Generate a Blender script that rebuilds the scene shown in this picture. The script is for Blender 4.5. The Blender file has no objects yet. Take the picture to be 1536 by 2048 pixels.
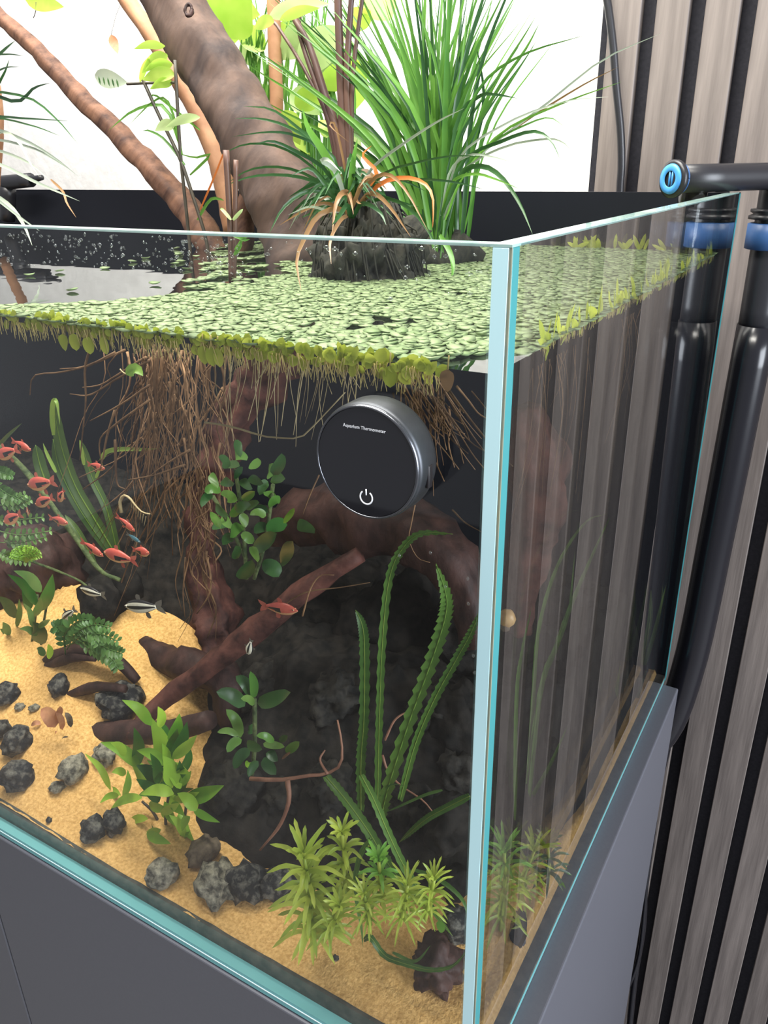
import bpy, bmesh, math, random
from mathutils import Vector, Matrix, noise
import numpy as np

S = bpy.context.scene
COL = S.collection
random.seed(7)
PI = math.pi

# ------------------------------------------------------------------ camera
F_PX = 1591.39
CAM = Vector((0.0990434, -0.24658051, 0.47429804))
CR = Vector((0.861153, 0.508160, -0.013765)).normalized()
CF = Vector((-0.470210, 0.785967, -0.401446)).normalized()
CU = CR.cross(CF).normalized()
CR = CF.cross(CU).normalized()
cd = bpy.data.cameras.new('camera')
cam = bpy.data.objects.new('camera', cd)
COL.objects.link(cam)
cam.matrix_world = Matrix(((CR.x, CU.x, -CF.x, CAM.x), (CR.y, CU.y, -CF.y, CAM.y), (CR.z, CU.z, -CF.z, CAM.z), (0, 0, 0, 1)))
cd.sensor_fit = 'VERTICAL'
cd.sensor_height = 36.0
cd.lens = F_PX / 2048.0 * 36.0
cd.clip_start = 0.01
S.camera = cam

# ------------------------------------------------------------------ world, lights, exposure
w = bpy.data.worlds.new('world')
S.world = w
w.use_nodes = True
bg = w.node_tree.nodes['Background']
bg.inputs['Color'].default_value = (0.93, 0.95, 1.0, 1)
bg.inputs['Strength'].default_value = 0.42


def area(name, loc, target, sx, sy, power, color):
    l = bpy.data.lights.new(name, 'AREA')
    l.shape = 'RECTANGLE'
    l.size = sx
    l.size_y = sy
    l.energy = power
    l.color = color
    o = bpy.data.objects.new(name, l)
    COL.objects.link(o)
    o.location = loc
    o.rotation_euler = (Vector(target) - Vector(loc)).to_track_quat('-Z', 'Y').to_euler()
    return o


area('tank_lamp_rear', (-0.42, 0.27, 1.12), (-0.42, 0.30, 0.4), 0.75, 0.16, 17.0, (1.0, 0.97, 0.90))
area('tank_lamp_front', (-0.26, -0.10, 1.10), (-0.26, 0.04, 0.0), 0.90, 0.10, 14.5, (1.0, 0.96, 0.88))
area('room_window', (2.1, -0.25, 0.55), (0.0, 0.2, 0.1), 1.2, 1.5, 92.0, (0.86, 0.92, 1.0))
vs = S.view_settings
vs.view_transform = 'Standard'
vs.look = 'None'
vs.exposure = 0.0
vs.gamma = 1.0
vs.use_curve_mapping = False
S.cycles.transparent_max_bounces = 48
S.cycles.max_bounces = 10
S.cycles.use_denoising = True
S.cycles.caustics_reflective = False
S.cycles.caustics_refractive = False


# ------------------------------------------------------------------ placing helpers
def ray(px, py):
    return CR * ((px - 768) / F_PX) + CU * ((1024 - py) / F_PX) + CF


def at(px, py, y):
    d = ray(px, py)
    return CAM + d * ((y - CAM.y) / d.y)


def atz(px, py, z):
    d = ray(px, py)
    return CAM + d * ((z - CAM.z) / d.z)


def mpp(p):
    """metres that one photo pixel covers at this point"""
    return (Vector(p) - CAM).dot(CF) / F_PX


def toward(p):
    return (CAM - Vector(p)).normalized()


def proj(p):
    d = Vector(p) - CAM
    z = d.dot(CF)
    return 768 + F_PX * d.dot(CR) / z, 1024 - F_PX * d.dot(CU) / z


H = 0.45      # tank height
D = 0.4615    # tank depth
T = 0.0075    # glass thickness
WZ = 0.405    # water level
XL = -1.20    # far end of the tank


def sstep(t):
    t = max(0.0, min(1.0, t))
    return t * t * (3 - 2 * t)


def sandz(x, y):
    g = sstep((-0.27 - x) / 0.13)
    yr = 0.198 - 0.105 * sstep((-0.50 - x) / 0.16)
    z = 0.0150 + (0.42 * min(y, yr) - 1.8 * max(0.0, y - yr)) * (0.08 + 0.92 * g)
    z = max(z, 0.012)
    z += 0.004 * noise.noise(Vector((x * 14, y * 14, 3.1))) * sstep(y / 0.03)
    if x > -0.035:
        z = min(z, 0.005 + (-0.0075 - x) * 2.4 + 0.002)
    return z


def on_sand(px, py):
    d = ray(px, py)
    t = 0.2
    while t < 3.0:
        p = CAM + d * t
        if p.z <= sandz(p.x, p.y) or p.y > 0.44:
            return p
        t += 0.002
    return p


# ------------------------------------------------------------------ object helpers
ORG = {}


def tag(o, label=None, cat=None, group=None, kind=None):
    if label:
        o['label'] = label
    if cat:
        o['category'] = cat
    if group:
        o['group'] = group
    if kind:
        o['kind'] = kind
    return o


def empty(name, loc, label, cat, group=None):
    o = bpy.data.objects.new(name, None)
    COL.objects.link(o)
    o.location = loc
    o.empty_display_size = 0.01
    ORG[o.name] = Vector(loc)
    return tag(o, label, cat, group)


def mesh(name, vf, mat, parent=None, base=None, smooth=True, kind=None, label=None, slots=None):
    """one mesh object from world-space verts and faces"""
    v, f = vf[0], vf[1]
    if parent is not None:
        org = ORG[parent.name]
    else:
        org = Vector(base) if base is not None else Vector((0, 0, 0))
    me = bpy.data.meshes.new(name)
    me.from_pydata([tuple(Vector(p) - org) for p in v], [], f)
    mats = mat if isinstance(mat, (list, tuple)) else [mat]
    for m in mats:
        me.materials.append(m)
    if slots:
        for p, s in zip(me.polygons, slots):
            p.material_index = s
    if smooth:
        me.polygons.foreach_set('use_smooth', [True] * len(me.polygons))
    me.update()
    o = bpy.data.objects.new(name, me)
    COL.objects.link(o)
    if parent is not None:
        o.parent = parent
        if parent.type != 'EMPTY':
            o.location = (0, 0, 0)
        ORG[o.name] = org
    else:
        o.location = org
        ORG[o.name] = org
    if label:
        o['label'] = label
    if kind:
        o['kind'] = kind
    return o


def join(*vfs):
    V, Fc = [], []
    for v, f in vfs:
        n = len(V)
        V += list(v)
        Fc += [tuple(i + n for i in q) for q in f]
    return V, Fc


def box(x0, x1, y0, y1, z0, z1, bev=0.0, seg=2):
    bm = bmesh.new()
    bmesh.ops.create_cube(bm, size=1)
    for v in bm.verts:
        v.co = Vector((x0 + (v.co.x + .5) * (x1 - x0), y0 + (v.co.y + .5) * (y1 - y0), z0 + (v.co.z + .5) * (z1 - z0)))
    if bev > 0:
        bmesh.ops.bevel(bm, geom=list(bm.edges), offset=bev, segments=seg, affect='EDGES', profile=0.5)
    bm.normal_update()
    bm.verts.index_update()
    out = [v.co.copy() for v in bm.verts], [tuple(v.index for v in f.verts) for f in bm.faces]
    bm.free()
    return out


def catmull(pts, n):
    pts = [Vector(p) for p in pts]
    if len(pts) == 2:
        return [pts[0].lerp(pts[1], i / (n - 1)) for i in range(n)]
    P = [pts[0] * 2 - pts[1]] + pts + [pts[-1] * 2 - pts[-2]]
    out = []
    m = len(pts) - 1
    for i in range(n):
        u = i / (n - 1) * m
        k = min(int(u), m - 1)
        t = u - k
        a, b, c, d = P[k], P[k + 1], P[k + 2], P[k + 3]
        out.append(0.5 * ((2 * b) + (c - a) * t + (2 * a - 5 * b + 4 * c - d) * t * t + (3 * b - a - 3 * c + d) * t ** 3))
    return out


def interp(vals, t):
    if len(vals) == 1:
        return vals[0]
    u = t * (len(vals) - 1)
    k = min(int(u), len(vals) - 2)
    return vals[k] + (vals[k + 1] - vals[k]) * (u - k)


def tube(pts, rads, n=8, sides=8, rough=0.0, rs=30.0, seed=0.0, ends=True, flute=0.0):
    c = catmull(pts, n)
    V, Fc = [], []
    up = None
    for i, p in enumerate(c):
        t = (c[min(i + 1, n - 1)] - c[max(i - 1, 0)]).normalized()
        if up is None:
            up = t.orthogonal().normalized()
        up = (up - t * up.dot(t)).normalized()
        s = t.cross(up)
        r = interp(rads, i / (n - 1))
        for k in range(sides):
            a = 2 * PI * k / sides
            d = up * math.cos(a) + s * math.sin(a)
            rr = r
            if rough:
                q = p + d * r
                rr *= 1 + rough * noise.noise(q * rs + Vector((seed, 0, 0))) + rough * .5 * noise.noise(q * rs * 2.7 + Vector((seed, 5, 0)))
            if flute:
                rr *= 1 + flute * math.sin(5 * a + seed + 3 * i / n)
            V.append(p + d * rr)
    for i in range(n - 1):
        for k in range(sides):
            a, b = i * sides + k, i * sides + (k + 1) % sides
            Fc.append((a, b, b + sides, a + sides))
    if ends:
        Fc.append(tuple(range(sides))[::-1])
        Fc.append(tuple((n - 1) * sides + k for k in range(sides)))
    return V, Fc


def prof_blade(t):
    return min(1.0, 0.55 + t * 4) * (1 - t ** 3) + 0.03


def prof_strap(t):
    return min(1.0, 0.7 + t * 3) * (1 - t ** 8) + 0.05


def prof_leaf(t):
    return math.sin(PI * min(1, t ** 0.75 * 0.97 + 0.03)) ** 0.9 + 0.02


def prof_oval(t):
    return math.sqrt(max(0.0, 1 - (2 * t - 1) ** 2)) * (1.08 - .25 * t) + 0.02


def ribbon(pts, w, n=8, prof=prof_blade, fold=0.25, twist=0.4, seed=0, nrm=None, ruffle=0.0):
    """a leaf: centre line of world points, full width w in metres, folded along the midrib"""
    rnd = random.Random(seed)
    c = catmull(pts, n)
    tw0 = rnd.uniform(-twist, twist)
    tw1 = rnd.uniform(-twist, twist)
    V, Fc = [], []
    for i, p in enumerate(c):
        t = (c[min(i + 1, n - 1)] - c[max(i - 1, 0)]).normalized()
        nn = Vector(nrm) if nrm is not None else toward(p)
        s = t.cross(nn)
        if s.length < 1e-4:
            s = t.orthogonal()
        s.normalize()
        u = i / (n - 1)
        a = tw0 + (tw1 - tw0) * u
        m = s.cross(t).normalized()
        side = s * math.cos(a) + m * math.sin(a)
        norm = side.cross(t).normalized()
        h = w * 0.5 * prof(u)
        ru = ruffle * w * (1 if i % 2 else -1)
        V += [p - side * h * (1 + ruffle * 1.6 * (i % 2)) + norm * (h * fold + ru), p, p + side * h * (1 + ruffle * 1.6 * (i % 2)) + norm * (h * fold - ru)]
    for i in range(n - 1):
        a = i * 3
        Fc += [(a, a + 1, a + 4, a + 3), (a + 1, a + 2, a + 5, a + 4)]
    return V, Fc


def pxline(pts, y0, y1=None):
    y1 = y0 if y1 is None else y1
    m = len(pts) - 1
    return [at(p[0], p[1], y0 + (y1 - y0) * i / m) for i, p in enumerate(pts)]


def blob(c, r, seed=0, sub=3, rough=0.35, freq=1.6, rot=0.0, flat=0.0):
    bm = bmesh.new()
    bmesh.ops.create_icosphere(bm, subdivisions=sub, radius=1)
    V = []
    R = Matrix.Rotation(rot, 3, 'Z')
    for v in bm.verts:
        d = v.co.normalized()
        k = 1 + rough * noise.noise(d * freq + Vector((seed * 3.7, 1.3, 0))) + rough * .6 * noise.noise(d * freq * 2.6 + Vector((0, seed * 2.1, 4))) + rough * .35 * noise.noise(d * freq * 6 + Vector((seed, 0, 9)))
        q = d * k
        if flat and q.z < -flat:
            q.z = -flat
        q = R @ Vector((q.x * r[0], q.y * r[1], q.z * r[2]))
        V.append(Vector(c) + q)
    bm.verts.index_update()
    Fc = [tuple(v.index for v in f.verts) for f in bm.faces]
    bm.free()
    return V, Fc


def lathe(prof, c, axis, n=48, closed=True):
    """prof: list of (distance along axis, radius)"""
    axis = Vector(axis).normalized()
    u = axis.orthogonal().normalized()
    v = axis.cross(u)
    V, Fc = [], []
    for d, r in prof:
        for k in range(n):
            a = 2 * PI * k / n
            V.append(Vector(c) + axis * d + (u * math.cos(a) + v * math.sin(a)) * r)
    for i in range(len(prof) - 1):
        for k in range(n):
            a, b = i * n + k, i * n + (k + 1) % n
            Fc.append((a, b, b + n, a + n))
    if closed:
        Fc.append(tuple(range(n))[::-1])
        Fc.append(tuple((len(prof) - 1) * n + k for k in range(n)))
    return V, Fc


# ------------------------------------------------------------------ materials
def newmat(name):
    m = bpy.data.materials.new(name)
    m.use_nodes = True
    nt = m.node_tree
    nt.nodes.clear()
    out = nt.nodes.new('ShaderNodeOutputMaterial')
    return m, nt, out


def N(nt, kind, **kw):
    n = nt.nodes.new(kind)
    for k, v in kw.items():
        if k in n.inputs:
            n.inputs[k].default_value = v
        else:
            setattr(n, k, v)
    return n


def solid(name, c1, c2=None, rough=0.5, metal=0.0, scale=40.0, stretch=(1, 1, 1), bump=0.0, bscale=None, spec=0.5, detail=4.0, coords='Object', contrast=(0.35, 0.65), vary=0.0, rot=(0, 0, 0)):
    m, nt, out = newmat(name)
    b = N(nt, 'ShaderNodeBsdfPrincipled', Roughness=rough, Metallic=metal)
    b.inputs['Specular IOR Level'].default_value = spec
    b.inputs['Base Color'].default_value = (*c1, 1)
    nt.links.new(b.outputs[0], out.inputs[0])
    if c2 is not None or bump:
        tc = N(nt, 'ShaderNodeTexCoord')
        mp = N(nt, 'ShaderNodeMapping')
        mp.inputs['Scale'].default_value = stretch
        mp.vector_type = 'TEXTURE' if any(rot) else 'POINT'
        if any(rot):
            mp.inputs['Scale'].default_value = [1 / v for v in stretch]
        mp.inputs['Rotation'].default_value = rot
        nt.links.new(tc.outputs[coords], mp.inputs[0])
        nz = N(nt, 'ShaderNodeTexNoise', Scale=scale, Detail=detail, Roughness=0.6)
        nt.links.new(mp.outputs[0], nz.inputs['Vector'])
    if c2 is not None:
        cr = N(nt, 'ShaderNodeValToRGB')
        cr.color_ramp.elements[0].color = (*c1, 1)
        cr.color_ramp.elements[1].color = (*c2, 1)
        cr.color_ramp.elements[0].position = contrast[0]
        cr.color_ramp.elements[1].position = contrast[1]
        nt.links.new(nz.outputs[0], cr.inputs[0])
        src = cr.outputs[0]
        if vary:
            oi = N(nt, 'ShaderNodeObjectInfo')
            mr = N(nt, 'ShaderNodeMapRange')
            mr.inputs[3].default_value = 1 - vary
            mr.inputs[4].default_value = 1 + vary
            nt.links.new(oi.outputs['Random'], mr.inputs[0])
            hs = N(nt, 'ShaderNodeHueSaturation')
            nt.links.new(mr.outputs[0], hs.inputs['Value'])
            nt.links.new(src, hs.inputs['Color'])
            src = hs.outputs[0]
        nt.links.new(src, b.inputs['Base Color'])
    if bump:
        n2 = N(nt, 'ShaderNodeTexNoise', Scale=bscale or scale * 2, Detail=5.0)
        nt.links.new(mp.outputs[0], n2.inputs['Vector'])
        bp = N(nt, 'ShaderNodeBump', Strength=bump, Distance=0.002)
        nt.links.new(n2.outputs[0], bp.inputs['Height'])
        nt.links.new(bp.outputs[0], b.inputs['Normal'])
    return m


def leafmat(name, c1, c2, trans=0.35, rough=0.35, scale=60.0, spec=0.4):
    m, nt, out = newmat(name)
    oi = N(nt, 'ShaderNodeObjectInfo')
    tc = N(nt, 'ShaderNodeTexCoord')
    nz = N(nt, 'ShaderNodeTexNoise', Scale=scale, Detail=2.0)
    nt.links.new(tc.outputs['Object'], nz.inputs['Vector'])
    ad = N(nt, 'ShaderNodeMath', operation='MULTIPLY_ADD')
    nt.links.new(oi.outputs['Random'], ad.inputs[0])
    ad.inputs[1].default_value = 0.7
    sb = N(nt, 'ShaderNodeMath', operation='MULTIPLY_ADD')
    nt.links.new(nz.outputs[0], sb.inputs[0])
    sb.inputs[1].default_value = 0.9
    sb.inputs[2].default_value = -0.32
    nt.links.new(sb.outputs[0], ad.inputs[2])
    mx = N(nt, 'ShaderNodeMix', data_type='RGBA')
    mx.clamp_factor = True
    mx.inputs['A'].default_value = (0, 0, 0, 1)
    for i in mx.inputs:
        if i.type == 'RGBA' and i.name == 'A':
            i.default_value = (*c1, 1)
        if i.type == 'RGBA' and i.name == 'B':
            i.default_value = (*c2, 1)
    nt.links.new(ad.outputs[0], mx.inputs[0])
    col = [o for o in mx.outputs if o.type == 'RGBA'][0]
    b = N(nt, 'ShaderNodeBsdfPrincipled', Roughness=rough)
    b.inputs['Specular IOR Level'].default_value = spec
    nt.links.new(col, b.inputs['Base Color'])
    tr = N(nt, 'ShaderNodeBsdfTranslucent')
    nt.links.new(col, tr.inputs['Color'])
    ms = N(nt, 'ShaderNodeMixShader')
    ms.inputs[0].default_value = trans
    nt.links.new(b.outputs[0], ms.inputs[1])
    nt.links.new(tr.outputs[0], ms.inputs[2])
    nt.links.new(ms.outputs[0], out.inputs[0])
    return m


def clearmat(name, r0, tint, rough=0.0, power=5.0, bump=0.0):
    """clear sheet: straight-through transmission plus Schlick reflection, the same from both sides"""
    m, nt, out = newmat(name)
    g = N(nt, 'ShaderNodeNewGeometry')
    dt = N(nt, 'ShaderNodeVectorMath', operation='DOT_PRODUCT')
    nt.links.new(g.outputs['Incoming'], dt.inputs[0])
    nt.links.new(g.outputs['Normal'], dt.inputs[1])
    ab = N(nt, 'ShaderNodeMath', operation='ABSOLUTE')
    nt.links.new(dt.outputs['Value'], ab.inputs[0])
    om = N(nt, 'ShaderNodeMath', operation='SUBTRACT')
    om.inputs[0].default_value = 1.0
    nt.links.new(ab.outputs[0], om.inputs[1])
    pw = N(nt, 'ShaderNodeMath', operation='POWER')
    nt.links.new(om.outputs[0], pw.inputs[0])
    pw.inputs[1].default_value = power
    ma = N(nt, 'ShaderNodeMath', operation='MULTIPLY_ADD')
    nt.links.new(pw.outputs[0], ma.inputs[0])
    ma.inputs[1].default_value = 1 - r0
    ma.inputs[2].default_value = r0
    t = N(nt, 'ShaderNodeBsdfTransparent')
    t.inputs['Color'].default_value = (*tint, 1)
    gl = N(nt, 'ShaderNodeBsdfGlossy', Roughness=rough)
    gl.inputs['Color'].default_value = (1, 1, 1, 1)
    if bump:
        tc = N(nt, 'ShaderNodeTexCoord')
        nz = N(nt, 'ShaderNodeTexNoise', Scale=22.0, Detail=2.0)
        nt.links.new(tc.outputs['Object'], nz.inputs['Vector'])
        bp = N(nt, 'ShaderNodeBump', Strength=bump, Distance=0.01)
        nt.links.new(nz.outputs[0], bp.inputs['Height'])
        nt.links.new(bp.outputs[0], gl.inputs['Normal'])
    ms = N(nt, 'ShaderNodeMixShader')
    nt.links.new(ma.outputs[0], ms.inputs[0])
    nt.links.new(t.outputs[0], ms.inputs[1])
    nt.links.new(gl.outputs[0], ms.inputs[2])
    nt.links.new(ms.outputs[0], out.inputs[0])
    return m


M = {}
M['plaster'] = solid('white_plaster', (0.86, 0.85, 0.84), (0.78, 0.765, 0.755), 0.9, scale=60, bump=0.35, bscale=90)
M['oak'] = solid('grey_oak', (0.135, 0.113, 0.103), (0.215, 0.182, 0.165), 0.65, scale=14, stretch=(9, 9, 0.5), bump=0.12, bscale=60, vary=0.08)
M['felt'] = solid('black_felt', (0.012, 0.012, 0.018), (0.02, 0.02, 0.028), 0.95, scale=300)
M['floor'] = solid('floor_grey', (0.20, 0.19, 0.18), (0.25, 0.23, 0.22), 0.6, scale=8)
M['cabinet'] = solid('grey_lacquer', (0.112, 0.115, 0.138), (0.120, 0.123, 0.146), 0.30, scale=500)
M['glass'] = clearmat('clear_glass', 0.021, (0.985, 0.995, 0.99))
M['sideglass'] = clearmat('side_glass', 0.06, (0.975, 0.99, 0.985), power=4.2)
M['blackglass'] = solid('black_backed_glass', (0.010, 0.011, 0.016), None, 0.45, spec=0.15)
M['edge'] = leafmat('polished_glass_edge', (0.58, 0.93, 0.99), (0.70, 0.95, 1.0), 0.04, rough=0.12, scale=6)  # near-white tint stands in for lamp light carried inside the glass
M['edge2'] = leafmat('glass_edge_teal', (0.24, 0.68, 0.70), (0.32, 0.74, 0.76), 0.30, rough=0.12, scale=6)
M['edge3'] = leafmat('glass_edge_deep_teal', (0.07, 0.36, 0.38), (0.10, 0.42, 0.44), 0.2, rough=0.12, scale=6)
M['rimtop'] = solid('glass_rim_top', (0.55, 0.72, 0.66), (0.30, 0.48, 0.45), 0.08, scale=30)
M['seam'] = solid('silicone_seam', (0.30, 0.30, 0.20), (0.20, 0.24, 0.20), 0.5, scale=40)
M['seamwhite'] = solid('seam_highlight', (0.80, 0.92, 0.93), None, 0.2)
M['water'] = clearmat('water_sheet', 0.03, (0.90, 0.93, 0.92), rough=0.01, bump=0.02)
M['sand'] = solid('golden_sand', (0.60, 0.325, 0.10), (0.90, 0.54, 0.205), 0.95, scale=420, bump=0.6, bscale=500, detail=6, spec=0.1)
M['soil'] = solid('dark_substrate', (0.055, 0.053, 0.045), (0.11, 0.10, 0.085), 0.9, scale=120, spec=0.1)
M['rock'] = solid('dark_lava_rock', (0.020, 0.020, 0.022), (0.27, 0.25, 0.21), 0.85, scale=150, bump=1.0, bscale=200, spec=0.2, contrast=(0.46, 0.80))
M['rockpale'] = solid('mottled_grey_rock', (0.06, 0.055, 0.045), (0.42, 0.38, 0.29), 0.85, scale=190, bump=1.0, bscale=200, spec=0.2, contrast=(0.38, 0.70))
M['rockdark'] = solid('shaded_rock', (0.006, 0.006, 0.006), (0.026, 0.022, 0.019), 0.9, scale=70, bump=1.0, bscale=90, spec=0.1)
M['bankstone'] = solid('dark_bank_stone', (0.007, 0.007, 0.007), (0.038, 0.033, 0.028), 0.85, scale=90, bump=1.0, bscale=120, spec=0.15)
M['rockbrown'] = solid('brown_rock', (0.07, 0.05, 0.035), (0.20, 0.15, 0.10), 0.85, scale=120, bump=1.0, bscale=150, spec=0.2)
M['trunk'] = solid('driftwood_bark', (0.020, 0.011, 0.010), (0.112, 0.066, 0.046), 0.8, scale=40, stretch=(1.0, 1.0, 0.16), bump=1.0, bscale=55, contrast=(0.3, 0.72), rot=(0, 0.50, 0))
M['branch'] = solid('red_brown_branch', (0.050, 0.020, 0.013), (0.23, 0.112, 0.066), 0.75, scale=60, stretch=(1, 1, 0.16), bump=1.0, bscale=80, rot=(0, 0.80, 0))
M['tanbranch'] = solid('tan_branch', (0.27, 0.125, 0.06), (0.42, 0.22, 0.115), 0.7, scale=25, bump=0.5)
M['wetwood'] = solid('wet_dark_wood', (0.022, 0.012, 0.011), (0.075, 0.036, 0.030), 0.6, scale=50, stretch=(1, 1, .5), bump=1.0, bscale=80, spec=0.2)
M['redwood'] = solid('red_wet_wood', (0.024, 0.009, 0.008), (0.12, 0.045, 0.034), 0.65, scale=45, bump=1.0, bscale=70, spec=0.2)
M['root'] = solid('brown_root', (0.10, 0.052, 0.028), (0.24, 0.135, 0.07), 0.7, scale=50, spec=0.2, vary=0.4)
M['rootpale'] = solid('pale_root', (0.30, 0.22, 0.11), (0.46, 0.36, 0.20), 0.6, scale=60, vary=0.2)
M['rootgold'] = solid('golden_fine_root', (0.50, 0.38, 0.10), (0.70, 0.56, 0.22), 0.6, scale=60, vary=0.2)
M['pinkroot'] = solid('pinkish_root', (0.20, 0.085, 0.055), (0.34, 0.16, 0.10), 0.6, scale=60)
M['rootball'] = solid('fibrous_root_ball', (0.005, 0.006, 0.004), (0.030, 0.028, 0.017), 0.9, scale=160, stretch=(1, 1, .4), bump=1.0, bscale=160)
M['grass'] = leafmat('fresh_grass', (0.055, 0.17, 0.035), (0.17, 0.38, 0.06), 0.40)
M['grassdark'] = leafmat('dark_blade', (0.018, 0.06, 0.022), (0.05, 0.135, 0.04), 0.20, rough=0.3)
M['grasspale'] = leafmat('pale_blade', (0.30, 0.36, 0.30), (0.40, 0.46, 0.34), 0.2)
M['grassbrown'] = leafmat('dry_blade', (0.22, 0.12, 0.045), (0.34, 0.20, 0.10), 0.2)
M['grassorange'] = leafmat('orange_dry_blade', (0.60, 0.16, 0.04), (0.70, 0.22, 0.06), 0.3)
M['limeleaf'] = leafmat('lime_leaf', (0.30, 0.50, 0.06), (0.55, 0.70, 0.14), 0.55)
M['paleleaf'] = leafmat('pale_green_leaf', (0.35, 0.50, 0.18), (0.55, 0.66, 0.32), 0.5)
M['petiole'] = solid('purple_petiole', (0.06, 0.030, 0.026), (0.16, 0.085, 0.060), 0.45, scale=30, stretch=(1, 1, .3))
M['stemdark'] = solid('dark_thin_stem', (0.035, 0.032, 0.024), (0.075, 0.06, 0.04), 0.5, scale=60)
M['pad'] = leafmat('floating_pad', (0.20, 0.30, 0.12), (0.35, 0.43, 0.23), 0.25, rough=0.5, scale=150)
M['lime'] = leafmat('yellow_floater', (0.42, 0.50, 0.05), (0.70, 0.74, 0.12), 0.45, rough=0.3)
M['rosette'] = leafmat('bright_rosette_leaf', (0.13, 0.34, 0.03), (0.45, 0.66, 0.07), 0.35, rough=0.4, scale=40)
M['rosettedark'] = leafmat('deep_rosette_leaf', (0.025, 0.10, 0.018), (0.06, 0.20, 0.03), 0.3)
M['stemleaf'] = leafmat('yellow_green_needle', (0.28, 0.39, 0.04), (0.62, 0.68, 0.11), 0.35)
M['stemleaf2'] = leafmat('fresh_green_needle', (0.16, 0.40, 0.05), (0.30, 0.55, 0.08), 0.35)
M['crinum'] = leafmat('ruffled_strap_leaf', (0.045, 0.12, 0.022), (0.13, 0.25, 0.045), 0.3, scale=120)
M['vallis'] = leafmat('left_strap_leaf', (0.045, 0.095, 0.030), (0.11, 0.17, 0.05), 0.3)
M['vallistip'] = leafmat('bright_strap_leaf', (0.16, 0.30, 0.05), (0.35, 0.45, 0.10), 0.35)
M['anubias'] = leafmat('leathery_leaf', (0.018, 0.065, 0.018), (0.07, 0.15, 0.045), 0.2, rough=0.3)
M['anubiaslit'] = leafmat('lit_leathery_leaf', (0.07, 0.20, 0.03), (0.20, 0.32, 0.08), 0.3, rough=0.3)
M['fern'] = leafmat('green_fern', (0.06, 0.15, 0.035), (0.20, 0.34, 0.10), 0.3)
M['fernbright'] = leafmat('bright_moss_tuft', (0.22, 0.42, 0.05), (0.38, 0.60, 0.09), 0.3)
M['moss'] = solid('mossy_twig', (0.035, 0.055, 0.018), (0.12, 0.15, 0.05), 0.9, scale=120, bump=1.0)
M['fishred'] = solid('red_scales', (0.38, 0.055, 0.046), (0.52, 0.115, 0.075), 0.35, scale=90)
M['fishbelly'] = solid('orange_silver_belly', (0.46, 0.20, 0.10), (0.58, 0.32, 0.17), 0.35, scale=90)
M['fishblack'] = solid('black_scales', (0.012, 0.010, 0.012), None, 0.4)
M['fishcream'] = solid('cream_scales', (0.62, 0.56, 0.44), (0.75, 0.70, 0.58), 0.4, scale=150)
M['fishblue'] = solid('blue_scales', (0.05, 0.12, 0.16), (0.08, 0.20, 0.24), 0.3, scale=150)
M['fin'] = leafmat('red_fin', (0.55, 0.12, 0.09), (0.65, 0.20, 0.14), 0.5)
M['fingrey'] = leafmat('clear_fin', (0.20, 0.18, 0.16), (0.26, 0.24, 0.20), 0.5)
M['eye'] = solid('fish_eye', (0.01, 0.01, 0.01), None, 0.1)
M['blackplastic'] = solid('black_plastic', (0.018, 0.018, 0.022), None, 0.35)
M['hose'] = solid('glossy_black_hose', (0.010, 0.010, 0.014), None, 0.22)
M['blueplastic'] = solid('blue_plastic', (0.06, 0.28, 0.68), None, 0.4)
M['darkblue'] = solid('dark_blue_plastic', (0.035, 0.10, 0.26), None, 0.4)
M['greypipe'] = clearmat('smoky_pipe', 0.06, (0.45, 0.42, 0.40))
M['thermobody'] = solid('satin_grey_metal', (0.075, 0.08, 0.088), (0.085, 0.09, 0.10), 0.42, metal=0.85, scale=300)
M['thermorim'] = solid('satin_rim', (0.13, 0.135, 0.15), None, 0.25, metal=0.9)
M['thermoface'] = solid('black_mirror_face', (0.010, 0.010, 0.014), None, 0.04, spec=0.6)
M['print'] = solid('white_print', (0.85, 0.86, 0.90), None, 0.5)
M['snail'] = solid('yellow_snail_shell', (0.45, 0.24, 0.07), (0.62, 0.38, 0.15), 0.4, scale=120)
M['leaflitter'] = solid('reddish_leaf_litter', (0.40, 0.15, 0.075), (0.58, 0.28, 0.13), 0.6, scale=90)
M['droplet'] = clearmat('water_droplet', 0.10, (0.95, 0.96, 0.97), rough=0.1)

# ------------------------------------------------------------------ structure
wall = mesh('wall_back', box(-2.6, 0.75, 0.571, 0.62, -0.9, 2.0), M['plaster'], smooth=False)
tag(wall, 'white plaster wall behind the aquarium with a slatted wood panel', kind='structure')
PX0 = -0.1500
mesh('panel_backing', box(PX0, 0.70, 0.5595, 0.571, -0.9, 2.0), M['felt'], wall, smooth=False)
slat_me = None
for i in range(21):
    x0 = -0.1415 + 0.040 * i
    if i == 0:
        s = mesh('slat', box(0, 0.0272, 0.5495, 0.5600, -0.9, 2.0, 0.0006, 1), M['oak'], wall, smooth=False)
        slat_me = s
        s.location = (x0, 0, 0)
    else:
        c = slat_me.copy()
        COL.objects.link(c)
        c.parent = wall
        c.location = (x0, 0, 0)
fl = mesh('floor', box(-2.6, 2.2, -2.5, 0.62, -0.95, -0.90), M['floor'], smooth=False)
tag(fl, 'grey floor in front of the cabinet', kind='structure')

# ------------------------------------------------------------------ cabinet
cab = empty('aquarium_cabinet', (0, 0, -0.9), 'smooth dark grey cabinet under the glass tank', 'cabinet')
mesh('carcass', box(XL, 0.0145, 0.006, 0.452, -0.9, -0.0008, 0.0016, 3), M['cabinet'], cab, smooth=False)
mesh('door', box(-0.4345, 0.0145, -0.0015, 0.0056, -0.88, -0.0015, 0.0012, 2), M['cabinet'], cab, smooth=False)
mesh('door', box(XL, -0.4365, -0.0015, 0.0056, -0.88, -0.0015, 0.0012, 2), M['cabinet'], cab, smooth=False)

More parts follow.
